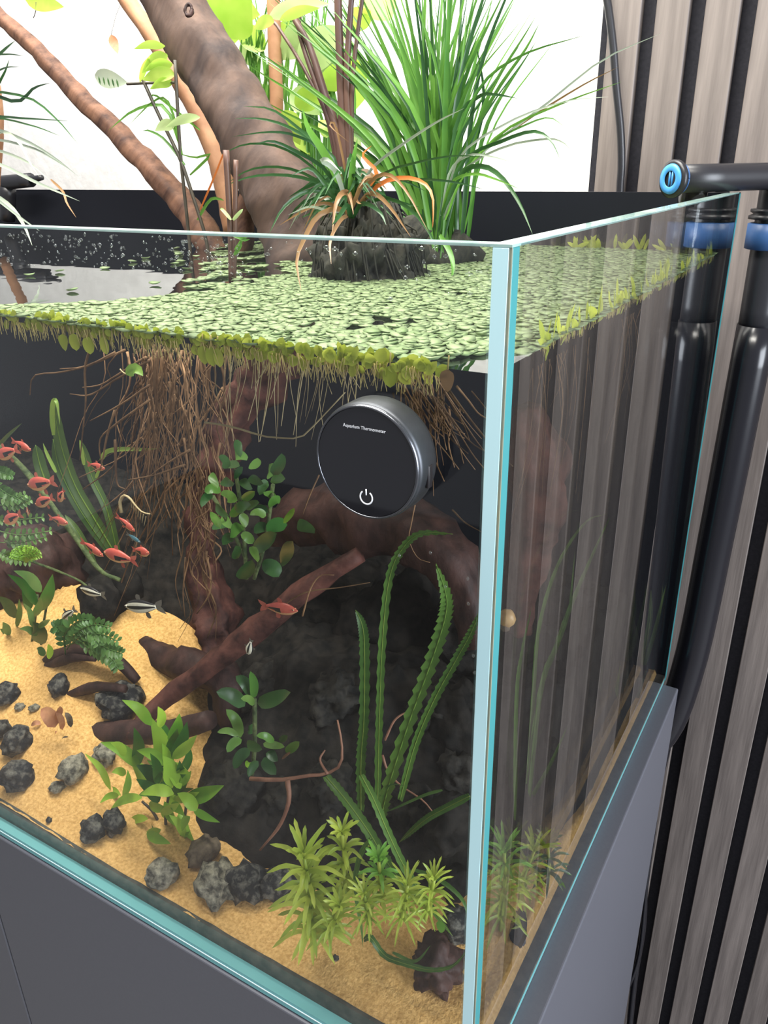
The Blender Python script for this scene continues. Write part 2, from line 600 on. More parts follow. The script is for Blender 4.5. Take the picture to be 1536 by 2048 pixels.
# ------------------------------------------------------------------ aquarium glass
tank = empty('aquarium', (0, 0, 0), 'open-top glass aquarium with pale turquoise polished edges', 'aquarium')
t = T
mesh('front_pane', box(XL, -t, 0, t, t, H), M['glass'], tank, smooth=False)
mesh('side_pane', box(-t, 0, t, D - t, t, H), M['sideglass'], tank, smooth=False, label='clear glass side pane reflecting the wood slats')
mesh('back_pane', box(XL, 0, D - t, D, 0, H), M['blackglass'], tank, smooth=False, label='black backed rear pane')
mesh('bottom_pane', box(XL, -t, t, D - t, 0, t), M['soil'], tank, smooth=False)
# bottom edge of the front pane: two turquoise bands with a bright seam between them
mesh('front_bottom_edge', box(XL, 0, 0, t, 0, 0.0040), M['edge2'], tank, smooth=False)
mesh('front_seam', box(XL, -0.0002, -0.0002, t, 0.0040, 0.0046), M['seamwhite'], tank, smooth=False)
mesh('front_upper_edge', box(XL, -0.0002, 0.0001, t, 0.0046, t), M['edge2'], tank, smooth=False)
mesh('side_bottom_edge', box(-t, 0, t, D, 0, 0.0042), M['edge2'], tank, smooth=False)
mesh('side_upper_edge', box(-t, -0.0002, t, D, 0.0042, t), M['soil'], tank, smooth=False)
# vertical corner where the polished ends of the two panes meet
mesh('corner_edge', box(-0.0068, -0.0009, 0.0, 0.0062, 0.0, H - 0.0006, 0.0003, 1), M['edge'], tank, smooth=False, label='pale turquoise polished corner edge')
mesh('corner_seam', box(-0.0009, -0.0001, 0.0001, 0.0009, 0.0, H - 0.0006), M['seam'], tank, smooth=False)
mesh('corner_side_edge', box(-0.006, 0.0, 0.0009, 0.0068, 0.0, H - 0.0006, 0.0003, 1), M['edge3'], tank, smooth=False)
mesh('rear_corner_edge', box(-0.004, 0.0003, D - 0.0052, D - 0.0005, 0.0, H - 0.0006), M['edge3'], tank, smooth=False)
# polished top rims
mesh('front_rim', box(XL, 0, 0, t, H - 0.0006, H + 0.0003), M['rimtop'], tank, smooth=False)
mesh('side_rim', box(-t, 0, t, D - t, H - 0.0006, H + 0.0003), M['rimtop'], tank, smooth=False)

# water surface
nx, ny = 60, 30
V, Fc = [], []
for j in range(ny + 1):
    for i in range(nx + 1):
        x = XL + (-t - XL) * i / nx
        y = t + (D - 2 * t) * j / ny
        e = min(-t - x, y - t, D - t - y)
        V.append((x, y, WZ + 0.0015 * math.exp(-max(e, 0) / 0.002)))
for j in range(ny):
    for i in range(nx):
        a = j * (nx + 1) + i
        Fc.append((a, a + 1, a + nx + 2, a + nx + 1))
wt = mesh('water_surface', (V, Fc), M['water'])
tag(wt, 'still water surface inside the aquarium mirroring the white wall', 'water', kind='stuff')

# sand bed
nx, ny = 300, 120
V, Fc = [], []
for j in range(ny + 1):
    for i in range(nx + 1):
        x = -0.0078 - (1.10) * (i / nx) ** 1.25
        y = 0.0105 + 0.4415 * (j / ny) ** 1.1
        V.append((x, y, sandz(x, y) + 0.0009 * noise.noise(Vector((x * 130, y * 130, 0)))))
for j in range(ny):
    for i in range(nx):
        a = j * (nx + 1) + i
        Fc.append((a, a + nx + 1, a + nx + 2, a + 1))
sd = mesh('sand', (V, Fc), M['sand'])
tag(sd, 'golden sand bed sloping up inside the aquarium', 'sand', kind='stuff')
# dark substrate seen against the front and side glass
V, Fc = [], []
n = 260
for i in range(n + 1):
    x = -0.0078 - 1.1 * i / n
    zt = 0.0150 + 0.0016 * noise.noise(Vector((x * 60, 0, 0))) + 0.0012 * noise.noise(Vector((x * 17, 2, 0)))
    V += [(x, 0.0076, t), (x, 0.0076, zt), (x, 0.0125, max(zt, sandz(x, 0.0125)) + 0.0008), (x, 0.0145, t)]
for i in range(n):
    a = i * 4
    Fc += [(a, a + 1, a + 5, a + 4), (a + 1, a + 2, a + 6, a + 5), (a + 2, a + 3, a + 7, a + 6)]
sb = mesh('substrate_layer', (V, Fc), M['soil'])
tag(sb, 'dark substrate layer showing against the front glass under the sand', 'substrate', kind='stuff')

# ------------------------------------------------------------------ thermometer on the front glass
TC = Vector((-0.0475, 0.0, 0.3735))
th = empty('thermometer', TC, 'round black digital thermometer stuck on the front glass', 'thermometer')
AX = (0, -1, 0)
body = mesh('body', lathe([(0.0, 0.0205), (0.0008, 0.0222), (0.003, 0.0228), (0.0115, 0.0226), (0.0134, 0.0221)], TC, AX, 72), M['thermobody'], th)
mesh('rim', lathe([(0.0128, 0.0222), (0.0140, 0.0220), (0.0146, 0.0215), (0.0146, 0.0211), (0.0138, 0.0211)], TC, AX, 72, closed=False), M['thermorim'], th)
mesh('face', lathe([(0.0130, 0.0211), (0.0142, 0.0211), (0.0143, 0.0208)], TC, AX, 72), M['thermoface'], th, smooth=False)
pv, pf = [], []
pc = TC + Vector((0.0226, -0.0065, -0.0035))
mesh('port', box(pc.x - 0.0012, pc.x + 0.0004, pc.y - 0.0016, pc.y + 0.0016, pc.z - 0.0045, pc.z + 0.0045, 0.0005, 2), M['fishblack'], th, label='small dark slot in the side')
FY = -0.01436
fc = bpy.data.curves.new('lettering', 'FONT')
fc.body = 'Aquarium Thermometer'
fc.size = 0.00235
fc.align_x = 'CENTER'
fc.extrude = 0.00004
fo = bpy.data.objects.new('lettering_source', fc)
COL.objects.link(fo)
dg = bpy.context.evaluated_depsgraph_get()
tm = bpy.data.meshes.new_from_object(fo.evaluated_get(dg))
bpy.data.objects.remove(fo)
xs = [v.co.x for v in tm.vertices]
pl, pr = at(686, 853, FY), at(771, 863, FY)
k = (pr - pl).length / (max(xs) - min(xs))
mid = (pl + pr) / 2
for v in tm.vertices:
    q = v.co.copy()
    v.co = Vector((mid.x + q.x * k, FY - q.z, mid.z + (q.y - 0.0004) * k)) - TC
tm.materials.clear()
tm.materials.append(M['print'])
lo = bpy.data.objects.new('lettering', tm)
COL.objects.link(lo)
lo.parent = th
ORG['lettering'] = TC
pcn = at(732.5, 995, FY)
pts = [pcn + Vector((math.sin(a), 0, math.cos(a))) * 0.00265 for a in np.linspace(math.radians(38), math.radians(322), 18)]
ic = empty('power_symbol', TC, None, None) if False else None
mesh('power_ring', tube([p for p in pts], [0.00030], 40, 8), M['print'], th)
mesh('power_bar', tube([pcn + Vector((0, 0, 0.0010)), pcn + Vector((0, 0, 0.0033))], [0.00030], 4, 8), M['print'], th)

# ------------------------------------------------------------------ filter pipework at the rear corner
pa = at(1342, 358, 0.405)
adir = Vector((0.78, 0.62, 0.0)).normalized()
rp = 27 * mpp(pa)
elbow = empty('filter_outlet', Vector((0.024, 0.497, 0.40)), 'black filter outlet pipe with a blue end cap over the glass rim', 'pipe')
end = Vector((0.024, 0.497, pa.z))
L = (end - pa).length
adir = (end - pa).normalized()
mesh('pipe', tube([pa + adir * 0.004, pa + adir * (L * .85), end + adir * .012], [rp, rp, rp], 6, 28), M['blackplastic'], elbow)
mesh('end_flange', lathe([(0, rp * 1.12), (0.0006, rp * 1.32), (0.004, rp * 1.32), (0.006, rp * 1.05)], pa, adir, 40), M['blackplastic'], elbow)
capo = mesh('end_cap', lathe([(-0.0010, rp * 0.55), (-0.0014, rp * 0.60), (-0.0014, rp * 1.02), (0.0006, rp * 1.08), (0.0006, rp * 0.55)], pa, adir, 40, closed=False), M['blueplastic'], elbow, label='blue ring end cap with a slotted middle')
uu = adir.cross(Vector((0, 0, 1))).normalized()
for sgn in (-0.14, 0.14):
    c0 = pa + uu * rp * sgn
    mesh('cap_bar', tube([c0 - Vector((0, 0, rp * .56)), c0 + Vector((0, 0, rp * .56))], [rp * .09], 3, 6), M['blueplastic'], capo)
mesh('cap_ring', tube([pa + adir * 0.0075 + (uu * math.cos(a) + Vector((0, 0, math.sin(a)))) * rp * 1.03 for a in np.linspace(0, 2 * PI, 30)], [0.0007], 60, 6), M['darkblue'], elbow)
mesh('riser', tube([end + Vector((0, 0, 0.006)), end - Vector((0, 0, 0.06)), end - Vector((0, 0, 0.12))], [0.0155, 0.0150, 0.0150], 8, 28), M['blackplastic'], elbow)
mesh('collar', lathe([(0, 0.016), (0.0006, 0.0205), (0.003, 0.0205), (0.0045, 0.017), (0.006, 0.0195), (0.008, 0.0195), (0.0086, 0.016)], Vector((end.x, end.y, 0.4285)), (0, 0, 1), 36), M['blackplastic'], elbow)
mesh('union_nut', lathe([(0, 0.018), (0.0006, 0.0200), (0.0195, 0.0200), (0.0202, 0.018)], Vector((end.x, end.y, 0.4060)), (0, 0, 1), 36), M['darkblue'], elbow, label='dark blue union nut')
mesh('down_pipe', tube([Vector((-0.030, 0.4345, pa.z)), Vector((-0.030, 0.4345, 0.388))], [0.0105, 0.0105], 4, 26), M['greypipe'], elbow, label='smoky clear pipe dipping into the water')
hs = mesh('filter_hose', tube([Vector((0.024, 0.497, 0.345)), Vector((0.020, 0.498, 0.15)), Vector((0.015, 0.499, 0.0)), Vector((-0.002, 0.500, -0.10)), Vector((-0.05, 0.502, -0.17)), Vector((-0.12, 0.502, -0.22))], [0.0160], 30, 24), M['hose'], base=(0.024, 0.497, 0.345))
tag(hs, 'glossy black filter hose hanging down behind the tank', 'hose')

wc = mesh('cable', tube(pxline([(1150, -900), (1185, -400), (1206, -60), (1216, 10), (1226, 90), (1232, 170), (1241, 260), (1243, 330), (1240, 378), (1238, 470)], 0.541), [0.0034], 30, 10), M['blackplastic'], base=at(1216, 0, 0.541))
tag(wc, 'black cable running down the slats beside the white wall', 'cable')
wc2 = mesh('cable', tube(pxline([(1360, 1340), (1335, 1490), (1303, 1620), (1290, 1740), (1286, 1850), (1270, 1950), (1258, 2060), (1250, 2150)], 0.535, 0.53), [0.0042], 30, 10), M['hose'], base=at(1290, 1700, 0.535))
tag(wc2, 'thick black cable sagging down the slats beside the cabinet', 'cable')
wc3 = mesh('cable', tube(pxline([(1310, 1640), (1294, 1760), (1280, 1900), (1258, 1970), (1236, 2010), (1215, 2070), (1190, 2150)], 0.53, 0.51), [0.0026], 30, 8), M['hose'], base=at(1258, 1970, 0.53))
tag(wc3, 'thin black cable branching off near the cabinet base', 'cable')
lp = empty('pipe_fitting', at(20, 372, 0.43), 'black pipe fitting lying along the rear rim', 'pipe')
mesh('pipe', tube(pxline([(-90, 372), (0, 366), (62, 360)], 0.43), [0.0085, 0.0085, 0.0080], 8, 20), M['blackplastic'], lp)
mesh('nozzle', tube(pxline([(60, 360), (84, 355)], 0.43), [0.0045, 0.0030], 5, 16), M['blackplastic'], lp)
mesh('clamp', tube(pxline([(15, 372), (15, 440)], 0.432), [0.010, 0.009], 5, 16), M['blackplastic'], lp)

# ------------------------------------------------------------------ emersed driftwood
def wood(name, px, wpx, y0, y1, mat, label, n=26, sides=16, rough=0.22, flute=0.05, seed=0.0, rs=35.0):
    P = pxline(px, y0, y1)
    R_ = [0.5 * w_ * mpp(P[min(int(round(i * (len(P) - 1) / max(1, len(wpx) - 1))), len(P) - 1)]) for i, w_ in enumerate(wpx)]
    o = mesh(name, tube(P, R_, n, sides, rough, rs, seed, True, flute), M[mat], base=P[-1])
    tag(o, label, 'driftwood')
    return o


trunk = wood('driftwood', [(120, -480), (215, -290), (300, -110), (352, 10), (408, 110), (462, 200), (512, 290), (556, 370), (590, 450), (610, 540), (600, 640)], [96, 104, 112, 118, 122, 126, 138, 150, 158, 150, 120], 0.33, 0.29, 'trunk', 'thick brown driftwood trunk rising from the water across the white wall', 76, 30, 0.17, 0.035, 2.0, 38)
wood('driftwood', [(-330, -370), (-180, -190), (-60, -45), (0, 32), (68, 95), (152, 184), (237, 266), (305, 340), (366, 408), (404, 458), (450, 540)], [18, 22, 26, 28, 32, 36, 42, 48, 52, 58, 46], 0.38, 0.33, 'branch', 'slim reddish driftwood branch leaning up beside the white wall', 50, 16, 0.25, 0.08, 4.0, 55)
wood('driftwood', [(60, -300), (215, -60), (262, 10), (330, 110), (390, 210), (430, 300), (452, 380), (470, 470)], [26, 32, 35, 38, 40, 42, 44], 0.42, 0.38, 'tanbranch', 'tan driftwood limb half hidden behind the thick trunk', 30, 14, 0.18, 0.05, 6.0)
wood('driftwood', [(540, -340), (546, -40), (549, 80), (553, 200), (552, 300), (548, 420)], [27, 28, 27, 26], 0.425, 0.42, 'tanbranch', 'upright orange tan stick among the back leaves', 20, 12, 0.1, 0.0, 9.0)
wood('driftwood', [(-6, 170), (-3, 240), (-8, 330), (-14, 420)], [14, 20, 22, 20], 0.36, 0.36, 'tanbranch', 'tan stick end cut off by the picture edge behind arching grass', 16, 12, 0.15, 0.0, 11.0)
wood('driftwood', [(505, 360), (492, 420), (488, 480), (470, 540)], [30, 36, 40, 30], 0.32, 0.31, 'branch', 'short root spur at the foot of the thick trunk', 18, 12, 0.25, 0.08, 13.0)

for kx, ky, kr in [(377, 20, 9), (545, 318, 15)]:
    kp = at(kx, ky, 0.30)
    kd = toward(kp)
    kp = kp + kd * 0.016
    kv = tube([kp + (CR * math.cos(a) * .75 + CU * math.sin(a) * 1.25) * kr * mpp(kp) for a in np.linspace(0, 2 * PI, 14)], [0.0012], 28, 6, .9, 220)
    mesh('knot', kv, M['wetwood'], trunk)

# ------------------------------------------------------------------ emersed plants
def blades(parent, lst, mat, y, n=12, seed=0, name='blade', fold=0.3, twist=0.5, prof=prof_blade):
    for i, b in enumerate(lst):
        px, wd = b[0], b[1]
        y0 = b[2] if len(b) > 2 and b[2] is not None else y
        y1 = b[3] if len(b) > 3 else y0
        m = b[4] if len(b) > 4 else mat
        P = pxline(px, y0, y1)
        mesh(name, ribbon(P, wd * mpp(P[len(P) // 2]), n, prof, fold, twist, seed * 100 + i), M[m], parent)


# root ball with dark strappy grass
rbc = atz(735, 545, WZ)
rbc.y = 0.235
rbc = at(738, 515, 0.222)
clump = empty('grass_clump', Vector((rbc.x, rbc.y, WZ)), 'dark strappy grass tuft growing on a black root ball', 'plant')
rb = mesh('root_ball', blob(Vector((rbc.x, rbc.y, WZ + 0.002)), (0.033, 0.034, 0.042), 3, 5, 0.42, 3.2), M['rootball'], clump)
rnd = random.Random(5)
fib = []
for i in range(70):
    a = rnd.uniform(0, 2 * PI)
    p0 = Vector((rbc.x + math.cos(a) * 0.020, rbc.y + math.sin(a) * 0.020, WZ + rnd.uniform(0.02, 0.05)))
    p1 = Vector((rbc.x + math.cos(a) * 0.035, rbc.y + math.sin(a) * 0.034, WZ + rnd.uniform(0.0, 0.03)))
    p2 = Vector((rbc.x + math.cos(a + .2) * rnd.uniform(0.034, 0.044), rbc.y + math.sin(a + .2) * 0.038, WZ - rnd.uniform(0.0, 0.03)))
    fib.append(tube([p0, p1, p2], [0.0007, 0.0004], 6, 5))
fo_ = mesh('root_fibres', join(*fib), M['rootball'], clump, kind='stuff')


def c2(pts):
    return [(400 + x * 0.33854, y * 0.33854) for x, y in pts]


def c3(pts):
    return [(860 + x * 0.4401, y * 0.4401) for x, y in pts]


def c1(pts):
    return [(x * 0.33854, y * 0.33854) for x, y in pts]


B = [
    (c2([(820, 1180), (800, 950), (620, 790), (430, 650), (255, 628)]), 7, 0.235, 0.19),
    (c2([(840, 1180), (760, 920), (560, 770), (380, 705), (205, 700)]), 7, 0.24, 0.2),
    (c2([(830, 1200), (720, 900), (560, 800), (400, 780), (190, 808)]), 6, 0.235, 0.19),
    (c2([(850, 1200), (740, 1000), (560, 890), (430, 835), (330, 850)]), 8, 0.23, 0.18),
    (c2([(840, 1210), (680, 1000), (480, 870), (280, 850), (125, 912)]), 6, 0.24, 0.2),
    (c2([(860, 1230), (760, 1110), (560, 1040), (320, 1040), (140, 1100)]), 7, 0.23, 0.18),
    (c2([(840, 1230), (700, 1070), (500, 990), (300, 1000), (150, 1090)]), 6, 0.24, 0.2),
    (c2([(870, 1250), (760, 1140), (620, 1135), (490, 1230), (410, 1378)]), 9, 0.225, 0.17),
    (c2([(880, 1260), (820, 1140), (750, 1130), (690, 1160), (640, 1230)]), 9, 0.22, 0.18),
    (c2([(900, 1260), (880, 1150), (835, 1145), (800, 1220), (780, 1385)]), 12, 0.215, 0.175, 'grassbrown'),
    (c2([(870, 1220), (820, 1060), (720, 880), (640, 760), (605, 640)]), 17, 0.23, 0.2, 'grass'),
    (c2([(895, 1260), (895, 1100), (905, 950), (930, 818)]), 15, 0.22, 0.2, 'grass'),
    (c2([(860, 1180), (800, 1010), (720, 950), (760, 945), (830, 1015)]), 10, 0.21, 0.18, 'grasspale'),
    (c2([(840, 1230), (780, 1150), (660, 1000), (540, 1035)]), 9, 0.215, 0.18),
    (c2([(920, 1250), (980, 1160), (1040, 1145), (1130, 1230), (1245, 1400)]), 11, 0.215, 0.18, 'grassbrown'),
    (c2([(920, 1240), (1000, 1080), (1110, 1030), (1220, 1130), (1350, 1370)]), 8, 0.22, 0.17, 'grassbrown'),
    (c2([(930, 1240), (1060, 1090), (1200, 1050), (1320, 1080), (1375, 1170), (1375, 1345)]), 9, 0.22, 0.18, 'grassorange'),
    (c2([(930, 1200), (1010, 1080), (1040, 1010), (960, 920), (1015, 860)]), 9, 0.22, 0.2, 'grassorange'),
    (c2([(900, 1230), (960, 1080), (1020, 1040), (980, 1050), (940, 1110)]), 9, 0.2, 0.18, 'grassbrown'),
    (c2([(880, 1150), (850, 960), (800, 740), (770, 745), (880, 840)]), 5, 0.25, 0.24, 'grassbrown'),
    (c2([(900, 1230), (1080, 1030), (1280, 960), (1500, 920), (1700, 930)]), 5, 0.23, 0.18),
    (c2([(900, 1200), (1060, 1080), (1300, 1060), (1500, 1075), (1680, 1120)]), 6, 0.23, 0.18),
    (c2([(900, 1200), (1010, 1000), (1200, 850), (1400, 720), (1560, 640)]), 6, 0.25, 0.2, 'grasspale'),
    (c2([(900, 1230), (1100, 1170), (1260, 1250), (1370, 1400), (1390, 1490)]), 8, 0.215, 0.17),
    (c2([(880, 1260), (800, 1230), (690, 1280), (620, 1400), (570, 1540), (600, 1725)]), 11, 0.2, 0.14, 'grassbrown'),
    (c2([(880, 1270), (830, 1300), (770, 1420), (775, 1560)]), 8, 0.2, 0.16, 'grassbrown'),
    (c2([(890, 1290), (870, 1210), (820, 1280), (780, 1330)]), 10, 0.2, 0.17),
    (c2([(900, 1290), (960, 1200), (1060, 1250), (1100, 1330)]), 9, 0.2, 0.17),
    (c2([(850, 1240), (740, 1200), (620, 1240), (470, 1330)]), 7, 0.21, 0.18, 'grassbrown'),
    (c2([(850, 1240), (770, 1250), (650, 1220), (520, 1270)]), 6, 0.21, 0.18, 'grasspale'),
]
blades(clump, B, 'grassdark', 0.23, 12, 1)
for i in range(64):
    a = rnd.uniform(-1, 1)
    x0, y0 = 700 + rnd.uniform(-25, 25), 420 + rnd.uniform(-10, 20)
    tx = x0 + a * rnd.uniform(50, 150)
    ty = y0 - rnd.uniform(20, 120) * (1 - abs(a) * .5)
    dy = rnd.uniform(0, 70)
    blades(clump, [([(x0, y0), ((x0 * 2 + tx) / 3, ty - 10), ((x0 + 3 * tx) / 4, ty), (tx + a * 15, ty + dy)], rnd.uniform(5, 9), 0.23, 0.23 + rnd.uniform(-0.06, 0.06), 'grassdark' if rnd.random() < .75 else ('grassbrown' if rnd.random() < .5 else 'grasspale'))], 'grassdark', 0.23, 9, 200 + i)

# tall fresh green grass behind it
gb = at(875, 500, 0.315)
tall = empty('tall_grass', Vector((gb.x, gb.y, WZ)), 'tall bright green grass clump fanning up against the white wall', 'plant')
mesh('root_clod', blob(Vector((gb.x, gb.y, WZ)), (0.032, 0.028, 0.024), 8, 3, 0.3, 2.0), M['rootball'], tall)
rnd = random.Random(12)
for i in range(130):
    x0 = 872 + rnd.gauss(0, 24)
    y0 = 500 + rnd.uniform(-8, 22)
    a = rnd.uniform(-1.0, 0.55)
    if i < 40:
        a = rnd.uniform(-0.5, 0.3)
    tx = x0 + a * 370 + rnd.uniform(-25, 25)
    ty = -120 + abs(a) * 130 + rnd.uniform(-40, 150)
    if rnd.random() < .25:
        ty += 150
    mx_ = x0 + (tx - x0) * rnd.uniform(.22, .34)
    my_ = y0 + (ty - y0) * .55
    yb = 0.315 + rnd.uniform(-0.025, 0.03)
    blades(tall, [([(x0, y0), (mx_, my_), (tx, ty)], rnd.uniform(5, 12), yb, yb + rnd.uniform(-0.04, 0.05), 'grass' if rnd.random() < .68 else 'grassdark')], 'grass', yb, 12, 300 + i, fold=.35, twist=.9)
R_ = [
    (c3([(60, 1000), (150, 700), (300, 420), (430, 230), (500, 100)]), 8, 0.31, 0.27),
    (c3([(60, 1000), (120, 640), (240, 380), (430, 245), (705, 160)]), 7, 0.30, 0.24),
    (c3([(70, 1000), (140, 800), (280, 660), (520, 480), (780, 275), (1055, 150)]), 6, 0.30, 0.24, 'grasspale'),
    (c3([(70, 1000), (150, 800), (330, 600), (600, 470), (870, 372)]), 6, 0.29, 0.23),
    (c3([(60, 1000), (130, 720), (350, 560), (600, 465), (810, 440)]), 5, 0.29, 0.23, 'grasspale'),
    (c3([(60, 1000), (160, 760), (420, 560), (680, 395), (855, 305)]), 5, 0.30, 0.24, 'grassbrown'),
    (c3([(60, 1000), (140, 740), (330, 640), (470, 597), (550, 640), (590, 722)]), 8, 0.28, 0.22, 'grassdark'),
    (c3([(60, 1000), (150, 780), (330, 670), (520, 632), (600, 645), (648, 692)]), 5, 0.28, 0.22, 'grasspale'),
    (c3([(60, 1000), (130, 800), (280, 650), (430, 570), (540, 535), (615, 580)]), 5, 0.29, 0.23),
    (c3([(50, 980), (140, 790), (240, 755), (330, 810), (410, 930), (465, 1062)]), 11, 0.27, 0.21, 'grassdark'),
    (c3([(50, 980), (100, 830), (200, 790), (300, 815), (405, 858)]), 6, 0.27, 0.22),
    (c3([(40, 980), (60, 700), (150, 450), (250, 220)]), 10, 0.32, 0.29),
    (c3([(80, 1000), (190, 700), (245, 450), (205, 170)]), 9, 0.33, 0.32, 'grassdark'),
    (c3([(60, 1000), (120, 560), (220, 440), (300, 430), (400, 448)]), 8, 0.3, 0.27, 'grassdark'),
    (c3([(50, 980), (90, 780), (180, 705), (290, 715), (385, 742)]), 5, 0.27, 0.22, 'grasspale'),
    ([(880, 470), (898, 500), (906, 530), (903, 562)], 11, 0.26, 0.235, 'grass'),
]
blades(tall, R_, 'grass', 0.3, 14, 9)

# second narrow background grass behind the trunk
gb2 = at(560, 430, 0.43)
bgz = empty('background_grass', Vector((gb2.x, gb2.y, WZ)), 'narrow green blades rising behind the thick trunk', 'plant')
for i in range(64):
    x0 = 585 + rnd.uniform(-95, 110)
    blades(bgz, [([(x0, 440), (x0 + rnd.uniform(-40, 30), 250), (x0 + rnd.uniform(-110, 60), rnd.uniform(-80, 60))], rnd.uniform(6, 10), 0.43)], 'grass', 0.43, 9, 700 + i)

# grass at the picture's edge, arching over the water
lb = at(-90, 400, 0.27)
lg = empty('arching_grass', Vector((lb.x, lb.y, WZ)), 'thin grey green grass arching in beside the slim branch', 'plant')
L_ = [
    (c1([(-250, 700), (-100, 420), (20, 300), (90, 240)]), 7, 0.27, 0.24), (c1([(-250, 720), (-100, 560), (100, 600), (200, 520), (295, 490)]), 7, 0.27, 0.23),
    (c1([(-260, 760), (-100, 560), (160, 575), (330, 700), (460, 850)]), 5, 0.27, 0.22), (c1([(-260, 760), (-90, 690), (150, 700), (410, 715)]), 5, 0.27, 0.22),
    (c1([(-260, 800), (-60, 700), (180, 740), (360, 805)]), 4, 0.27, 0.22), (c1([(-260, 820), (-60, 760), (150, 830), (320, 930), (460, 1040)]), 6, 0.26, 0.21, 'grasspale'),
    (c1([(-260, 860), (-60, 820), (180, 870), (300, 930), (410, 1000)]), 5, 0.26, 0.21, 'grasspale'), (c1([(-260, 900), (-60, 880), (150, 950), (290, 1060)]), 6, 0.26, 0.21, 'grasspale'),
    (c1([(-260, 950), (-40, 960), (220, 1080), (470, 1188)]), 8, 0.25, 0.2, 'grasspale'), (c1([(-260, 1050), (-60, 1140), (60, 1220), (140, 1330), (190, 1450)]), 10, 0.25, 0.17, 'grasspale'),
    (c1([(-260, 1050), (-60, 1150), (100, 1270), (235, 1365)]), 6, 0.25, 0.17, 'grasspale'), (c1([(300, 1060), (370, 1130), (395, 1200), (450, 1285)]), 5, 0.24, 0.2, 'grassbrown'),
    (c1([(-200, 560), (-60, 450), (30, 400), (115, 395)]), 4, 0.27, 0.23), (c1([(-200, 640), (-60, 560), (20, 440), (55, 350)]), 6, 0.27, 0.24),
    (c1([(-200, 460), (-60, 340), (40, 320), (140, 330)]), 4, 0.28, 0.24), (c1([(-200, 900), (0, 780), (110, 840), (170, 950), (230, 1040)]), 6, 0.26, 0.2, 'grasspale'),
]
blades(lg, L_, 'grassdark', 0.26, 12, 20)

# broad-leaved plant with purple-brown stalks
def broadleaf(parent, base, tip, wpx, y, mat='limeleaf', dy=0.0, seed=0, lobes=True, nrm=None):
    P = [at(base[0], base[1], y), at((base[0] + tip[0]) / 2, (base[1] + tip[1]) / 2 - 6, y + dy * .5), at(tip[0], tip[1], y + dy)]
    vf = ribbon(P, wpx * mpp(P[1]), 12, prof_leaf, 0.25, 0.5, seed, nrm)
    mesh('leaf', vf, M[mat], parent)


pb = at(700, 470, 0.29)
pet = empty('broad_leaf_plant', Vector((pb.x, pb.y, WZ)), 'tall plant with purple-brown stalks and glowing yellow-green leaves', 'plant')
ST = [([(702, 500), (692, 330), (684, 200), (678, 60), (673, -70), (660, -260)], [24, 22, 18, 15, 14, 9]), ([(700, 480), (698, 280), (694, 150), (700, 40), (708, -70), (722, -250)], [15, 14, 12, 10, 8]),
      ([(690, 480), (672, 290), (640, 190), (612, 110), (598, 60), (600, 28)], [13, 12, 10, 9, 8]), ([(694, 480), (680, 290), (650, 190), (618, 90), (580, 20), (560, -60)], [20, 16, 12, 9]),
      ([(690, 480), (660, 260), (615, 150), (560, 60), (548, 45)], [8, 7, 6]), ([(704, 480), (704, 200), (716, 60), (735, -60)], [9, 8, 7])]
for P_, wd in ST:
    P = pxline(P_, 0.30, 0.31)
    mesh('stalk', tube(P, [0.5 * x * mpp(P[0]) for x in wd], 16, 10), M['petiole'], pet)
LF = [((540, 32), (660, 8), 34, .29, 'paleleaf'), ((548, 45), (508, 58), 26, .28, 'limeleaf'), ((560, 40), (640, 16), 20, .27, 'limeleaf'), ((430, 60), (500, -20), 110, .38, 'limeleaf'), ((400, 10), (520, 30), 90, .40, 'limeleaf'),
      ((600, 130), (700, 60), 70, .41, 'paleleaf'), ((610, 150), (740, 130), 60, .42, 'paleleaf'), ((640, 170), (760, 128), 52, .40, 'limeleaf'), ((590, 210), (660, 190), 44, .40, 'limeleaf'),
      ((566, 222), (600, 290), 46, .35, 'limeleaf'), ((580, 190), (640, 230), 50, .41, 'paleleaf'), ((700, 260), (720, 330), 26, .36, 'paleleaf'), ((625, 60), (560, 120), 60, .42, 'paleleaf'), ((655, 275), (640, 240), 24, .34, 'limeleaf'),
      ((470, 15), (440, 110), 60, .405, 'limeleaf'), ((740, 20), (690, 70), 44, .42, 'limeleaf'), ((780, 40), (720, -20), 70, .43, 'limeleaf'), ((480, 90), (520, 140), 40, .43, 'paleleaf'), ((530, 100), (470, 60), 46, .43, 'limeleaf'), ((600, 60), (540, 90), 44, .435, 'limeleaf'), ((500, 180), (560, 230), 44, .435, 'paleleaf'), ((690, 110), (630, 160), 50, .435, 'paleleaf'), ((560, 250), (620, 310), 40, .42, 'limeleaf'), ((600, 300), (560, 340), 34, .42, 'paleleaf'), ((670, 180), (610, 215), 46, .43, 'paleleaf'), ((730, 150), (700, 230), 40, .43, 'limeleaf')]
for i, (b_, t_, w_, y_, m_) in enumerate(LF):
    broadleaf(pet, b_, t_, w_, y_, m_, 0.01, 800 + i)

